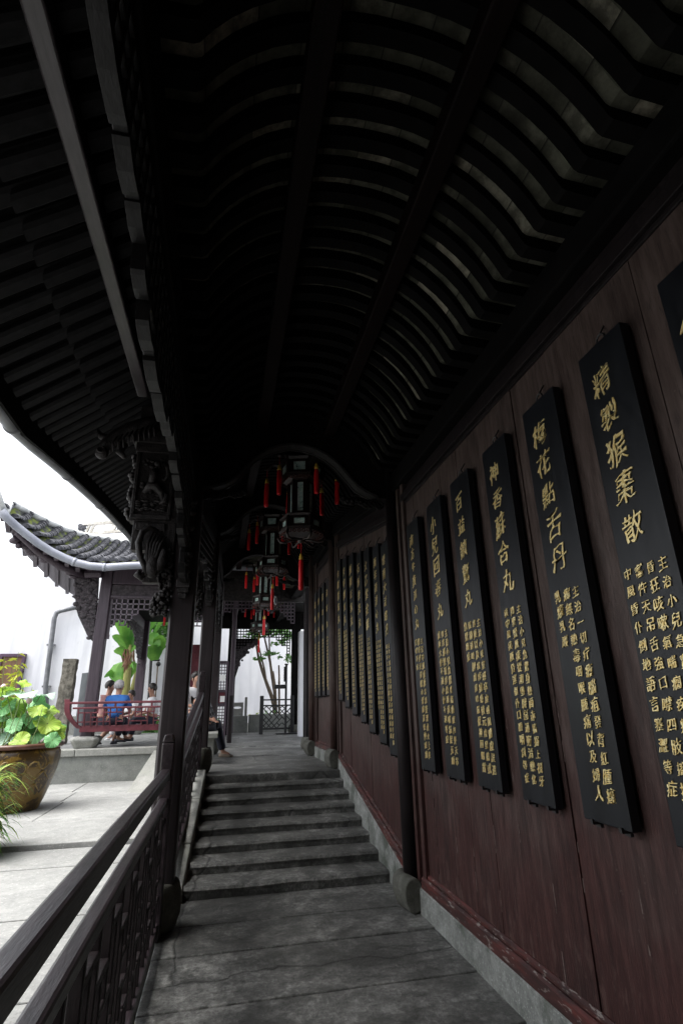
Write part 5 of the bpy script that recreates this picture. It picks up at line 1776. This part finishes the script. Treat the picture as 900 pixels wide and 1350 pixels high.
def banana_leaf(mb, base, tip, width, drop, side, r, fold=0.25):
    base, tip = Vector(base), Vector(tip)
    n = 12
    d = (tip - base)
    sd_ = Vector(side).normalized()
    up = sd_.cross(d).normalized()
    secs = []
    for k_ in range(n + 1):
        t = k_ / n
        c_ = base + d * t + Vector((0, 0, drop * 4 * t * (1 - t)))
        w = width * (math.sin(PI * min(1, (t * 0.93 + 0.07))) ** 0.55) * (1 if k_ < n else 0.05)
        j = 1 + r.uniform(-0.08, 0.08)
        secs.append([c_ - sd_ * w * j + up * w * fold, c_ - sd_ * w * 0.5 + up * w * fold * 0.3, c_, c_ + sd_ * w * 0.5 + up * w * fold * 0.3, c_ + sd_ * w * (2 - j) + up * w * fold])
    mb.strip(secs, closed=False)


r = random.Random(31)
for bi, (bx_, by_, lab) in enumerate(((170, 985, 'banana plant with a broad torn leaf seen through the pavilion'), (193, 985, 'thin banana plant beside the rear pavilion column'))):
    YB = 20.4 + 0.5 * bi
    b0 = PZ(bx_, by_, PZT); bx0 = PY(bx_, 925, YB).x
    bp = empty('banana_plant', (bx0, YB, 0.7), lab, 'banana plant')
    mb = MB()
    if bi == 0:
        mb.tube([(bx0, YB, 0.7), PY(166, 905, YB), PY(170, 872, YB), PY(172, 850, YB)], [0.17, 0.15, 0.11, 0.06], 10)
        L_ = [((166, 872), (158, 903), 0.62, (1, 0.1, 0.1)), ((171, 850), (152, 812), 0.30, (0.8, 0.3, 0.5)), ((171, 855), (166, 800), 0.30, (1, 0.2, 0)), ((172, 855), (184, 815), 0.26, (0.7, 0.4, -0.5)),
              ((170, 862), (148, 838), 0.22, (0.4, 0.3, 0.9)), ((171, 858), (190, 850), 0.22, (0.2, 0.3, 1)), ((168, 868), (150, 858), 0.22, (0.3, 0.3, 1)), ((150, 892), (137, 893), 0.16, (0.1, 0.3, 1)), ((170, 880), (176, 883), 0.1, (0, 0.3, 1))]
    else:
        mb.tube([PY(172, 925, YB), PY(178, 905, YB), PY(186, 870, YB), PY(192, 840, YB)], [0.16, 0.14, 0.10, 0.05], 10)
        L_ = [((192, 842), (212, 850), 0.34, (0.2, 0.2, 1)), ((192, 838), (205, 812), 0.30, (0.8, 0.2, 0.5)), ((204, 870), (201, 850), 0.38, (1, 0.2, 0.2)), ((206, 862), (215, 838), 0.32, (0.8, 0.3, -0.4)), ((190, 845), (180, 815), 0.26, (1, 0.2, 0.3)), ((204, 835), (214, 815), 0.36, (0.6, 0.2, 0.8))]
    mb.build('trunk', simple('banana_trunk', (0.18, 0.20, 0.05), (0.30, 0.26, 0.10), 6, (3, 3, 0.5), 0.7, 0.3), bp, smooth=True)
    for q, (a, b, w, sdv) in enumerate(L_):
        mb = MB(); banana_leaf(mb, PY(*a, YB), PY(*b, YB - r.uniform(0.1, 0.5)), w * 0.75, 0.12, sdv, r)
        mb.build('leaf', M['banana'], bp, fix=False, smooth=False)
    mb = MB()
    for q in range(7):
        a = PY(170 + r.uniform(-6, 8), 858 + r.uniform(-15, 15), YB - 0.1)
        mb.tube([a, a + Vector((r.uniform(-0.1, 0.1), 0, -0.25)), a + Vector((r.uniform(-0.1, 0.1), 0, -0.5))], [0.03, 0.05, 0.01], 5)
    tag(mb.build('dry_sheath', M['dead'], bp), 'dry brown hanging sheaths')


def leaf_cloud(mb, pts_fn, n, size, r, flat=0.5):
    for q in range(n):
        p = Vector(pts_fn(r))
        d = Vector((r.gauss(0, 1), r.gauss(0, 1), r.gauss(0, 1) * flat)).normalized(); e = d.cross(Vector((r.gauss(0, 1), r.gauss(0, 1), r.gauss(0, 1)))).normalized()
        L_ = size * r.uniform(0.6, 1.3)
        mb.add([p, p + d * L_ * 0.5 + e * L_ * 0.28, p + d * L_, p + d * L_ * 0.5 - e * L_ * 0.28], [(0, 1, 2, 3)])


# ground cover by the platform seen under the bench
mb = MB(); leaf_cloud(mb, lambda r: (r.uniform(-3.2, 0.0), r.uniform(20.2, 20.9), PZT + r.random() ** 2 * 0.5), 900, 0.16, random.Random(3))
tag(mb.build('ground_cover', M['foliage'], fix=False), kind='stuff')
# creeper on the garden wall, upper right of the pavilion opening
cr = empty('wall_creeper', PY(212, 830, 21.9), 'green creeper hanging on the white wall behind the pavilion', 'creeper')
mb = MB(); leaf_cloud(mb, lambda r: PY(r.gauss(212, 14), r.gauss(822, 14), 21.7 - 0.25 * r.random()), 420, 0.26, random.Random(9))
mb.build('foliage', M['foliage'], cr, fix=False)
mb = MB(); mb.tube([PY(204, 930, 21.85), PY(208, 880, 21.8), PY(212, 830, 21.75), PY(222, 805, 21.7)], [0.03, 0.025, 0.02, 0.01], 6); mb.build('vine_stem', M['bark'], cr)
# black wall lamp bracket / pipe on the far wall
wp = empty('wall_pipe', PY(199, 925, 21.8), 'thin black upright pipe with a short arm against the white wall', 'pipe')
mb = MB(); mb.tube([PY(196, 925, 21.8), PY(199.5, 868, 21.8)], 0.05, 8); mb.tube([PY(199, 870, 21.8), PY(211, 870.5, 21.8)], 0.04, 8); mb.ball(PY(209, 875.5, 21.8), 0.09, 10, 6)
mb.build('pipe', M['black_metal'], wp)

# ------------------------------------------------------------------ far end of the gallery
ep = empty('end_portal', (0.7, 12.9, 0.72), 'dark beams with hanging fretwork spanning the far end of the gallery', 'portal')
YP = 13.0
za, zb_ = PY(340, 793, YP).z, PY(340, 772, YP).z
mb = MB(); mb.bx(-0.5, 1.95, YP - 0.06, YP + 0.06, za, zb_ + 0.9); mb.build('beam', M['carved_wood'], ep, bevel=0.01)
mb = MB(); r = random.Random(3)
cells = set(); cell = 0.085; n = int(2.0 / cell)
for i in range(n):
    e = min(i, n - 1 - i); d = 6 - e if e < 4 else 2 + (i % 4 == 0)
    for j in range(d): cells.add((i, j))
lattice(mb, cells, cell, lambda u, v: ((-0.28 + u, YP, za - v), (0, 1, 0)), 0.022, 0.05, 0.5, 12)
mb.build('hanging_lattice', M['pavilion_wood'], ep)
sqcol(PY(401.5, 900, YP).x, YP, 0.72, zb_ + 0.5, 0.06, 'post', M['dark_wood'], ep)
YQ = 17.0
za2 = PY(340, 829, YQ).z; zb3 = PY(340, 806, YQ).z
mb = MB(); mb.bx(-0.1, 2.5, YQ - 0.06, YQ + 0.06, za2, zb3 + 0.9); mb.build('beam', M['roof_wood'], ep, bevel=0.01)
mb = MB(); n = int((PY(384, 829, YQ).x - PY(303, 829, YQ).x) / cell); cells = set(); x0_ = PY(303, 829, YQ).x
for i in range(n):
    e0 = i; e1 = n - 1 - i
    d = (8 - e0 // 2 if e0 < 9 else 3) if e0 < e1 else (9 if e1 < 1 else (6 if e1 < 3 else (4 if e1 < 5 else 3)))
    for j in range(d): cells.add((i, j))
lattice(mb, cells, cell, lambda u, v: ((x0_ + u, YQ, za2 - v), (0, 1, 0)), 0.024, 0.05, 0.5, 14)
mb.build('hanging_lattice', M['roof_wood'], ep)
# posts of the far opening
for (px, w, z0) in ((390, 0.27, 0.95), (302.5, 0.17, 0.72)):
    p = PY(px, 900, YQ); c_ = sqcol(p.x, YQ + 0.05, z0, zb3 + 0.4, w, 'post', M['roof_wood'], ep)
    if z0 > 0.8:
        mb = MB(); mb.lathe([(0.2, 0), (0.22, 0.08), (0.2, 0.22), (0.17, 0.235)], (p.x, YQ + 0.05, 0.72), 20); mb.build('base_stone', M['drum'], c_, smooth=True)
mb = MB(); r = random.Random(19)
mb.prism([(PY(x_, y_, 17.3).x, PY(x_, y_, 17.3).z) for x_, y_ in ((305, 842), (341, 842), (339, 850), (328, 855), (324, 864), (317, 870), (314, 882), (309, 897), (305, 897))], 'y', 17.25, 17.35)
for q in range(70):
    t = r.random(); px = 306 + 34 * t; lim = 850 + 46 * (1 - t) ** 1.6
    p = PY(px, r.uniform(843, lim), 17.3)
    mb.ball(p, (r.uniform(0.03, 0.06), 0.07, r.uniform(0.03, 0.05)), 7, 5)
mb.build('carved_spandrel', M['pavilion_carved'], ep)
# roof over the far landing
mb = MB(); mb.bx(-1.0, 3.4, 12.2, 18.3, zb3 + 0.75, zb3 + 0.9); mb.build('ceiling', M['roof_wood'], ep)
sqcol(PY(306, 900, 18.0).x, 18.0, 0.72, 4.6, 0.18, 'post', M['pavilion_wood'], ep)

# right side beyond the panels: a white wall end and one more dark post
mb = MB(); a = PY(394.5, 900, 15.0).x; b = PY(398.5, 900, 15.0).x
mb.bx(a, 3.4, 15.0, 15.3, 0.72, PY(397, 832, 15.0).z)
tag(mb.build('white_wall_end', M['plaster']), 'narrow strip of white wall showing between the dark far posts on the right', 'wall')
mb = MB(); p = PY(405.5, 900, 11.2); mb.bx(p.x - 0.045, p.x + 0.06, 11.14, 11.26, 0.72, 4.6)
dpst = tag(mb.build('corner_post', M['dark_wood'], bevel=0.01), 'dark corner post on a stone foot past the last wall pillar', 'post')
mb = MB(); mb.lathe([(0.14, 0), (0.16, 0.05), (0.15, 0.16), (0.12, 0.2)], (p.x, 11.05, 0.71), 20); mb.build('stone_foot', M['drum'], dpst, smooth=True)

# screen with two white notices beside the seated woman
YS_ = 12.1
sc_ = empty('lattice_screen', (PY(295, 960, YS_).x, YS_, 0.72), 'narrow red-brown lattice screen with paper notices beyond the seated woman', 'screen')
a = PY(287.5, 900, YS_); b = PY(299, 900, YS_)
mb = MB(); zt = PY(293, 872, YS_).z
for x in (a.x, b.x): mb.bx(x - 0.025, x + 0.025, YS_ - 0.03, YS_ + 0.03, 0.72, zt)
for z in (0.80, 1.10, PY(293, 929, YS_).z, PY(293, 911, YS_).z, zt - 0.02): mb.bx(a.x + 0.026, b.x - 0.026, YS_ - 0.025, YS_ + 0.025, z - 0.03, z + 0.03)
mb.build('frame', M['pavilion_wood'], sc_)
mb = MB(); mb.bx(a.x + 0.02, b.x - 0.02, YS_ - 0.008, YS_ + 0.008, PY(293, 929, YS_).z, PY(293, 910, YS_).z)
mb.build('red_panel', M['red_rail'], sc_)
mb = MB(); cells = set((i, j) for i in range(3) for j in range(30))
lattice(mb, cells, (b.x - a.x) / 3, lambda u, v: ((a.x + u, YS_ + 0.02, zt - min(v, zt - 0.75)), (0, 1, 0)), 0.016, 0.02, 0.35, 17)
mb.build('lattice', M['pavilion_wood'], sc_)
for (x0_, x1_, y0_, y1_) in ((289.5, 297.5, 890, 897.5), (290, 296.5, 917.5, 925.5)):
    p, q = PY(x0_, y1_, YS_ - 0.05), PY(x1_, y0_, YS_ - 0.05)
    mb = MB(); mb.bx(p.x, q.x, YS_ - 0.055, YS_ - 0.045, p.z, q.z); mb.build('paper_notice', M['paper'], sc_)
sqcol(PY(303, 960, 13.4).x, 13.4, 0.72, PY(303, 917, 13.4).z, 0.10, 'short_post', M['dark_wood'], sc_)

# low fence with crossed fretwork
YF = 16.9
fe = empty('lattice_fence', (1.7, YF, 0.72), 'low black fence of crossed fretwork closing the far end of the gallery', 'fence')
xa, xb = PY(344.5, 945, YF).x, PY(385, 945, YF).x
zt = PY(365, 922.5, YF).z; zm = PY(365, 930, YF).z; zl = PY(365, 960.5, YF).z
mb = MB(); mb.bx(xa, xb, YF - 0.025, YF + 0.025, zt - 0.02, zt + 0.02); mb.bx(xa, xb, YF - 0.02, YF + 0.02, zm - 0.02, zm + 0.02); mb.bx(xa, xb, YF - 0.025, YF + 0.025, zl - 0.025, zl + 0.025)
mb.build('rail', M['black_metal'], fe)
for x, t_ in ((xa, 917), (xb, 917)):
    mb = MB(); mb.bx(x - 0.055, x + 0.055, YF - 0.055, YF + 0.055, 0.72, PY(365, t_, YF).z); mb.build('post', M['black_metal'], fe, bevel=0.008)
mb = MB(); W_ = xb - xa; H_ = zm - zl; r = random.Random(2); st_ = 0.155
n1 = int((W_ + H_) / st_) + 1
for q in range(1, n1):
    c0 = q * st_
    for sgn in (1, -1):
        u0 = max(0, c0 - H_); u1 = min(W_, c0); k0 = 0
        segs = int((u1 - u0) / (st_ / 2) + 0.5)
        for k_ in range(segs):
            if r.random() < 0.30: continue
            ua = u0 + (u1 - u0) * k_ / segs; ub = u0 + (u1 - u0) * (k_ + 1) / segs
            va, vb = c0 - ua, c0 - ub
            if sgn < 0: ua, ub = W_ - ua, W_ - ub
            mb.beam((xa + ua, YF + 0.003 * sgn, zl + va), (xa + ub, YF + 0.003 * sgn, zl + vb), 0.028, 0.028, (0, 1, 0))
mb.build('fretwork', M['black_metal'], fe)
# sign post with a small hanging board
YG = 16.6
sg = empty('sign_post', PY(377, 963, YG), 'tall black stand with a small dark board standing in front of the low fence', 'sign')
p = PY(376.5, 940, YG)
mb = MB(); mb.bx(p.x - 0.03, p.x + 0.03, YG - 0.03, YG + 0.03, 0.75, PY(376, 877, YG).z); mb.bx(p.x - 0.05, p.x + 0.05, YG - 0.04, YG + 0.04, PY(376, 877, YG).z + 0.002, PY(376, 876, YG).z + 0.02)
mb.build('upright', M['black_metal'], sg)
mb = MB(); q = PY(361.5, 905, YG); mb.bx(q.x, p.x - 0.032, YG - 0.02, YG + 0.02, PY(369, 908, YG).z, PY(369, 902.5, YG).z); mb.build('board', M['black_metal'], sg, bevel=0.015)
mb = MB(); mb.bx(p.x - 0.28, p.x + 0.42, YG - 0.16, YG + 0.16, 0.718, 0.75); mb.build('base_plate', M['black_metal'], sg, bevel=0.008)
mb = MB()
for k_ in range(9):
    mb.ball((p.x - 0.045, YG, PY(376, 880 + k_ * 2.2, YG).z), (0.035, 0.02, 0.03), 6, 4)
mb.build('carved_edge', M['black_metal'], sg)

# stone balustrade and planting bed outside
YB2 = 18.6
sb = empty('stone_balustrade', (PY(315, 960, YB2).x, YB2, 0.5), 'pale stone balustrade panel with a lens-shaped opening outside the far end', 'balustrade')
a, b = PY(302, 944, YB2), PY(321, 926, YB2)
hx, hz = PY(313, 933, YB2).x, PY(313, 933, YB2).z
mb = MB()
outer = []; inn = []
for q in range(32):
    w = 2 * PI * q / 32
    c_, s_ = math.cos(w), math.sin(w)
    m_ = max(abs(c_) / 1, abs(s_) / 1)
    X_ = (a.x + b.x) / 2 + c_ / m_ * (b.x - a.x) / 2; Z_ = (a.z + b.z) / 2 + s_ / m_ * (b.z - a.z) / 2
    outer.append((X_, Z_)); inn.append((hx + 0.13 * c_, hz + 0.035 * s_))
for y in (YB2 - 0.06, YB2 + 0.06): pass
mb.strip([[(x, YB2 - 0.06, z) for x, z in outer], [(x, YB2 - 0.06, z) for x, z in inn], [(x, YB2 + 0.06, z) for x, z in inn], [(x, YB2 + 0.06, z) for x, z in outer], [(x, YB2 - 0.06, z) for x, z in outer]], caps=False)
mb.build('pierced_panel', M['kerb'], sb)
mb = MB(); a2, b2 = PY(322, 945, YB2), PY(326.3, 919, YB2); mb.bx(a2.x, b2.x, YB2 - 0.09, YB2 + 0.09, a2.z - 0.1, b2.z); mb.build('post', M['kerb'], sb, bevel=0.015)
mb = MB(); a3 = PY(300, 962, YB2 - 0.2); b3 = PY(327, 945, YB2 - 0.2); mb.bx(a3.x, b3.x, YB2 - 0.14, YB2 + 0.14, 0.55, a.z - 0.004); mb.build('base_course', M['face'], sb, bevel=0.015)
mb = MB(); a4 = PY(327.5, 962, YB2); b4 = PY(396, 940, YB2); mb.bx(a4.x, b4.x, YB2 - 0.05, YB2 + 0.25, 0.5, PY(335, 942, YB2).z)
tag(mb.build('planter_wall', M['face'], bevel=0.02), 'low grey stone planter wall between the stone balustrade and the tree', 'planter')

# multi-stemmed tree against the white wall
tr = empty('courtyard_tree', PY(363, 942, 19.6), 'slender tree with several bare leaning stems against the white wall', 'tree')
YT = 19.6
mb = MB()
b0 = PY(363, 948, YT)
for pts, r0 in (([(363, 946), (361, 925), (352, 902), (346, 885), (341, 868), (337.5, 848), (336, 835)], 0.075), ([(363, 940), (357, 918), (352, 905), (348, 880), (343, 860), (339, 842)], 0.05), ([(364, 946), (363, 920), (359, 895), (356, 873), (352, 855), (348, 838)], 0.06),
                ([(364, 935), (362, 910), (359, 890), (355.5, 866), (355, 845), (355, 832)], 0.045), ([(364, 930), (363, 905), (360, 885)], 0.035), ([(368, 944), (368, 915), (368, 890), (367.5, 877)], 0.04)):
    mb.tube([PY(x, y, YT + 0.1 * math.sin(i)) for i, (x, y) in enumerate(pts)], [r0 * (1 - 0.10 * i) for i in range(len(pts))], 8)
mb.build('trunk', M['bark'], tr, smooth=True)
mb = MB(); r = random.Random(5)
blobs = [(341, 868, 3, 2, 26), (352, 862, 5, 2, 30), (361, 862, 4, 3, 24), (335, 836, 8, 6, 110), (350, 833, 9, 5, 120), (366, 832, 8, 6, 110), (379, 838, 6, 9, 140), (380, 868, 3, 4, 40), (372, 846, 4, 4, 24), (360, 848, 5, 2, 20), (369, 866, 3, 2, 10)]
for (x, y, sx_, sy_, n) in blobs:
    leaf_cloud(mb, lambda r: PY(r.gauss(x, sx_ * 0.6), r.gauss(y, sy_ * 0.6), YT + r.uniform(-0.4, 0.6)), int(n * 1.1), 0.15, r)
mb.build('foliage', M['foliage'], tr, fix=False)
bs = empty('low_bush', PY(352, 950, 19.2), 'low yellow-green bush behind the black fence at the foot of the tree', 'bush')
mb = MB(); leaf_cloud(mb, lambda r: PY(r.gauss(352, 7), r.gauss(949, 5), 19.2 + r.uniform(-0.3, 0.3)), 260, 0.17, r); mb.build('foliage', M['foliage'], bs, fix=False)
mb = MB(); leaf_cloud(mb, lambda r: PY(r.gauss(340, 3), r.gauss(945, 3), 19.2 + r.uniform(-0.2, 0.2)), 60, 0.15, r); tag(mb.build('yellow_foliage', M['bamboo'], bs, fix=False), 'yellow leaves')
mb = MB(); mb.tube([PY(352, 958, 19.2), PY(352, 950, 19.2)], 0.02, 6); mb.build('stem', M['bark'], bs)

# red door leaf seen between the two near columns
mb = MB(); p = PY(252, 880, 17.5); mb.bx(p.x - 0.35, p.x + 0.35, 17.45, 17.52, PZT, PY(252, 850, 17.5).z)
tag(mb.build('red_door', M['red_rail'], bevel=0.01), 'dark red door leaf glimpsed between the two near columns', 'door')

# ------------------------------------------------------------------ people


def skin(name, nodes, edges, parent, mat, rootn=0, sub=2):
    org = Vector(parent['org'])
    me = bpy.data.meshes.new(name)
    me.from_pydata([Vector(p) - org for p, r_ in nodes], edges, [])
    me.materials.append(mat)
    o = bpy.data.objects.new(name, me); COL.objects.link(o)
    o.parent = parent; o['org'] = tuple(org)
    md = o.modifiers.new('skin', 'SKIN'); md.use_smooth_shade = True
    for i, (p, r_) in enumerate(nodes):
        sv = me.skin_vertices[0].data[i]
        sv.radius = r_ if isinstance(r_, tuple) else (r_, r_)
        sv.use_root = (i == rootn)
    sd_ = o.modifiers.new('sub', 'SUBSURF'); sd_.levels = sub; sd_.render_levels = sub
    return o


def person(label, hip, fwd, seat=True, lean=0.05, shirt=None, trousers=None, hair=None, shoe=None, s=1.0, hands=None, feet=None, knees=None, head_turn=0.0, short=False, group=None, hem=0):
    """one seated figure: hip point, facing direction; joints are placed in metres"""
    hip = Vector(hip); f = Vector((fwd[0], fwd[1], 0)).normalized(); rt = f.cross(Vector((0, 0, 1))); up = Vector((0, 0, 1))
    root = empty('person', (hip.x, hip.y, hip.z - 0.45), label, 'person', group)
    def L(a, b, c): return hip + (rt * a + f * b + up * c) * s
    ch = L(0, lean * 0.7, 0.30); nk = L(0, lean, 0.50); hd = nk + (f * 0.03 + up * 0.17) * s
    sh = [nk + (rt * d * 0.18 - up * 0.06) * s for d in (-1, 1)]
    kn = knees or [L(-0.13, 0.42, 0.02), L(0.13, 0.42, 0.02)]
    ft = feet or [L(-0.14, 0.45, -0.40), L(0.14, 0.42, -0.40)]
    el = [sh[i] + (rt * d * 0.07 + f * 0.08 - up * 0.26) * s for i, d in ((0, -1), (1, 1))]
    ha = hands or [L(-0.09, 0.24, 0.15), L(0.09, 0.27, 0.15)]
    hj = [L(-0.10, 0.02, 0.0), L(0.10, 0.02, 0.0)]
    hv = (f * math.cos(head_turn) + rt * math.sin(head_turn))
    N = [(hip + up * 0.02, 0.13 * s), (L(0, lean * 0.3, 0.15), 0.125 * s), (ch, 0.14 * s), (nk, 0.055 * s), (hd - up * 0.07 * s, 0.060 * s), (hd, 0.088 * s), (hd + up * 0.075 * s, 0.07 * s), (hd + hv * 0.085 * s - up * 0.03 * s, 0.03 * s)]
    E = [(0, 1), (1, 2), (2, 3), (3, 4), (4, 5), (5, 6), (5, 7)]
    for i in (0, 1):
        b = len(N)
        N += [(sh[i], 0.055 * s), (el[i], 0.04 * s), (ha[i], 0.027 * s), (ha[i] + (ha[i] - el[i]).normalized() * 0.07 * s, 0.024 * s)]
        E += [(2, b), (b, b + 1), (b + 1, b + 2), (b + 2, b + 3)]
        # four fingers and a thumb
        dv = (ha[i] - el[i]).normalized(); sv_ = dv.cross(up).normalized()
        for q, (o_, ln) in enumerate(((-0.03, 0.07), (-0.01, 0.085), (0.01, 0.08), (0.03, 0.06))):
            N.append((ha[i] + dv * (0.075 + ln) * s + sv_ * o_ * s * 1.4 - up * 0.03 * s, 0.009 * s)); E.append((b + 3, len(N) - 1))
        N.append((ha[i] + dv * 0.05 * s + sv_ * (0.06 if i == 0 else -0.06) * s, 0.010 * s)); E.append((b + 2, len(N) - 1))
        b = len(N)
        toe = Vector((ft[i].x - kn[i].x * 0, ft[i].y, ft[i].z))
        N += [(hj[i], 0.09 * s), (kn[i], 0.062 * s), (kn[i].lerp(ft[i], 0.35), 0.058 * s), (ft[i] + up * 0.07 * s, 0.038 * s), (ft[i] + f * 0.13 * s + up * 0.025, 0.032 * s)]
        E += [(0, b), (b, b + 1), (b + 1, b + 2), (b + 2, b + 3), (b + 3, b + 4)]
    bd = skin('body', N, E, root, M['skin'])
    if shirt:
        Ns = [(hip + up * 0.05, 0.155 * s), (L(0, lean * 0.4, 0.18), 0.15 * s), (ch, 0.165 * s), (nk - up * 0.035 * s, 0.085 * s)]
        Es = [(0, 1), (1, 2), (2, 3)]
        for i in (0, 1):
            b = len(Ns); Ns += [(sh[i], 0.078 * s), (sh[i].lerp(el[i], 0.75), 0.068 * s)]; Es += [(2, b), (b, b + 1)]
        if hem:
            for i in (0, 1):
                Ns.append((hj[i].lerp(kn[i], hem) + up * 0.02, 0.095 * s)); Es.append((0, len(Ns) - 1))
        skin('shirt', Ns, Es, root, M[shirt])
    if trousers:
        Nt = [(hip - up * 0.0, 0.15 * s), (hip + up * 0.09 * s, 0.14 * s)]; Et = [(0, 1)]
        for i in (0, 1):
            b = len(Nt); Nt += [(hj[i], 0.105 * s), (kn[i], 0.082 * s)]; Et += [(0, b), (b, b + 1)]
            if not short:
                Nt += [(kn[i].lerp(ft[i], 0.5), 0.072 * s), (ft[i] + up * 0.10 * s, 0.066 * s)]; Et += [(b + 1, b + 2), (b + 2, b + 3)]
        skin('trousers', Nt, Et, root, M[trousers])
    # hair cap: back, top and sides
    mb = MB(); vs_ = []; nu, nv = 18, 9
    for j in range(nv + 1):
        t = PI * 0.66 * j / nv
        for k_ in range(nu):
            w = 2 * PI * k_ / nu
            dr_ = hv * math.cos(w) * math.sin(t) + hv.cross(up) * math.sin(w) * math.sin(t) + up * math.cos(t)
            front_ = max(0, math.cos(w)) * max(0, t - 0.85)
            rr = 0.108 * s * (1 - 0.32 * min(1, front_ * 1.6))
            vs_.append(hd + up * 0.025 * s - hv * 0.012 * s + Vector((dr_.x * rr, dr_.y * rr, dr_.z * rr * 1.08)))
    fs_ = []
    for j in range(nv):
        for k_ in range(nu): fs_.append((j * nu + k_, j * nu + (k_ + 1) % nu, (j + 1) * nu + (k_ + 1) % nu, (j + 1) * nu + k_))
    mb.add(vs_, fs_); mb.build('hair', M[hair], root, smooth=True)
    mb = MB()
    for d in (-1, 1):
        mb.ball(hd + hv.cross(up) * (0.088 * d * s) - up * 0.02 * s, (0.014 * s, 0.022 * s, 0.034 * s), 8, 6)
    mb.build('ear', M['skin'], bd, smooth=True)
    mb = MB()
    for d in (-1, 1):
        mb.ball(hd + hv * 0.083 * s + hv.cross(up) * (0.032 * d * s) + up * 0.0, (0.011 * s,) * 3, 6, 4)
    mb.build('eye', M['black_hair'], bd, smooth=True)
    if shoe:
        for i in (0, 1):
            mb = MB(); b0_ = ft[i] - f * 0.06 * s
            secs = []
            for q, (t, w, h) in enumerate(((0, 0.035, 0.06), (0.05, 0.042, 0.075), (0.12, 0.045, 0.06), (0.19, 0.048, 0.042), (0.235, 0.03, 0.03))):
                c_ = b0_ + f * t * s
                secs.append([c_ - rt * w * s, c_ + rt * w * s, c_ + rt * w * 0.9 * s + up * h * s * 0.7, c_ + up * h * s, c_ - rt * w * 0.9 * s + up * h * s * 0.7])
            mb.strip(secs); mb.build('shoe', M[shoe], root, smooth=True)
    return root


zs_ = zb_seat = 1.12
hb = PY(157, 935, 13.36)
f1 = PZ(149, 976, PZT + 0.01); f2 = PZ(159.5, 978, PZT + 0.01)
person('grey-haired person in a blue shirt sitting with the back against the red railing', (hb.x - 0.07, 13.40, PZT + 0.50), (0.12, 1), shirt='blue_cloth', trousers='navy_cloth', hair='grey_hair', shoe='shoe', short=True, s=1.12,
       feet=[Vector((f1.x, 14.0, PZT + 0.02)), Vector((f2.x, 14.0, PZT + 0.02))], knees=[Vector((PY(150, 955, 13.9).x, 13.9, PZT + 0.52)), Vector((PY(160, 955, 13.9).x, 13.9, PZT + 0.52))], head_turn=0.5)
hb = PY(137, 935, 14.0)
person('dark-haired person in a pink shirt sitting beside the pavilion column and looking right', (hb.x, 14.05, PZT + 0.52), (1, -0.25), shirt='pink_cloth', trousers='navy_cloth', hair='black_hair', shoe='shoe', s=1.12)
hb = PY(173, 940, 14.9)
person('small dark-haired person in white sitting behind the person in blue', (hb.x, 15.0, PZT + 0.46), (-0.7, -0.7), shirt='white_cloth', trousers='white_cloth', hair='black_hair', shoe='white_cloth', s=0.95)
hb = PY(202, 942, 14.6)
person('dark-haired person in white half hidden behind the near timber column', (hb.x, 14.6, PZT + 0.50), (-1, -0.3), shirt='white_cloth', trousers='navy_cloth', hair='black_hair', shoe='shoe', s=1.08)
mb = MB(); a = PY(164, 917, 13.9)
mb.lathe([(0.09, 0), (0.10, 0.03), (0.095, 0.10), (0.06, 0.15), (0.01, 0.165)], (a.x, 13.95, a.z - 0.08), 14)
hb = PY(254, 945, 12.6)
person('person in white glimpsed between the near column and the sloping balustrade', (hb.x - 0.02, 12.6, PZT + 0.62), (0.6, -0.8), shirt='white_cloth', trousers='navy_cloth', hair='black_hair', shoe='shoe', s=1.12)
# seated woman on the upper landing
bx0 = left_x(9.6) - 0.02
bench = empty('stone_bench', (bx0, 9.6, 0.70), 'low stone ledge between the columns with the woman in black trousers on it', 'bench')
mb = MB(); mb.bx(bx0 - 0.17, bx0 + 0.17, 8.75, 10.5, 1.06, 1.13); mb.build('seat', M['kerb'], bench, bevel=0.01)
for yy_ in (9.0, 10.2):
    mb = MB(); mb.bx(bx0 - 0.12, bx0 + 0.12, yy_ - 0.08, yy_ + 0.08, 0.70, 1.057); mb.build('leg', M['kerb'], bench, bevel=0.01)
ha = PY(284, 940, 9.75)
person('seated woman in a black and white patterned blouse, black trousers and sandals', (bx0 + 0.0, 9.62, 1.17), (0.9, -0.42), lean=-0.16, shirt='pattern_cloth', trousers='navy_cloth', hair='black_hair', shoe='sole', s=1.0, hem=0.55, hands=[PY(280, 946, 9.62), PY(276, 948, 9.4)],
       knees=[Vector((PY(286, 962, 9.75).x, 9.85, 1.22)), Vector((PY(268, 962, 9.3).x, 9.35, 1.20))], feet=[Vector((PY(294, 992, 9.85).x, 9.85, 0.715)), Vector((PY(265, 994, 9.5).x, 9.55, 0.715))])

for o in scene.objects:
    if o.parent is None and 'category' in o and 'kind' not in o: o['kind'] = 'thing'
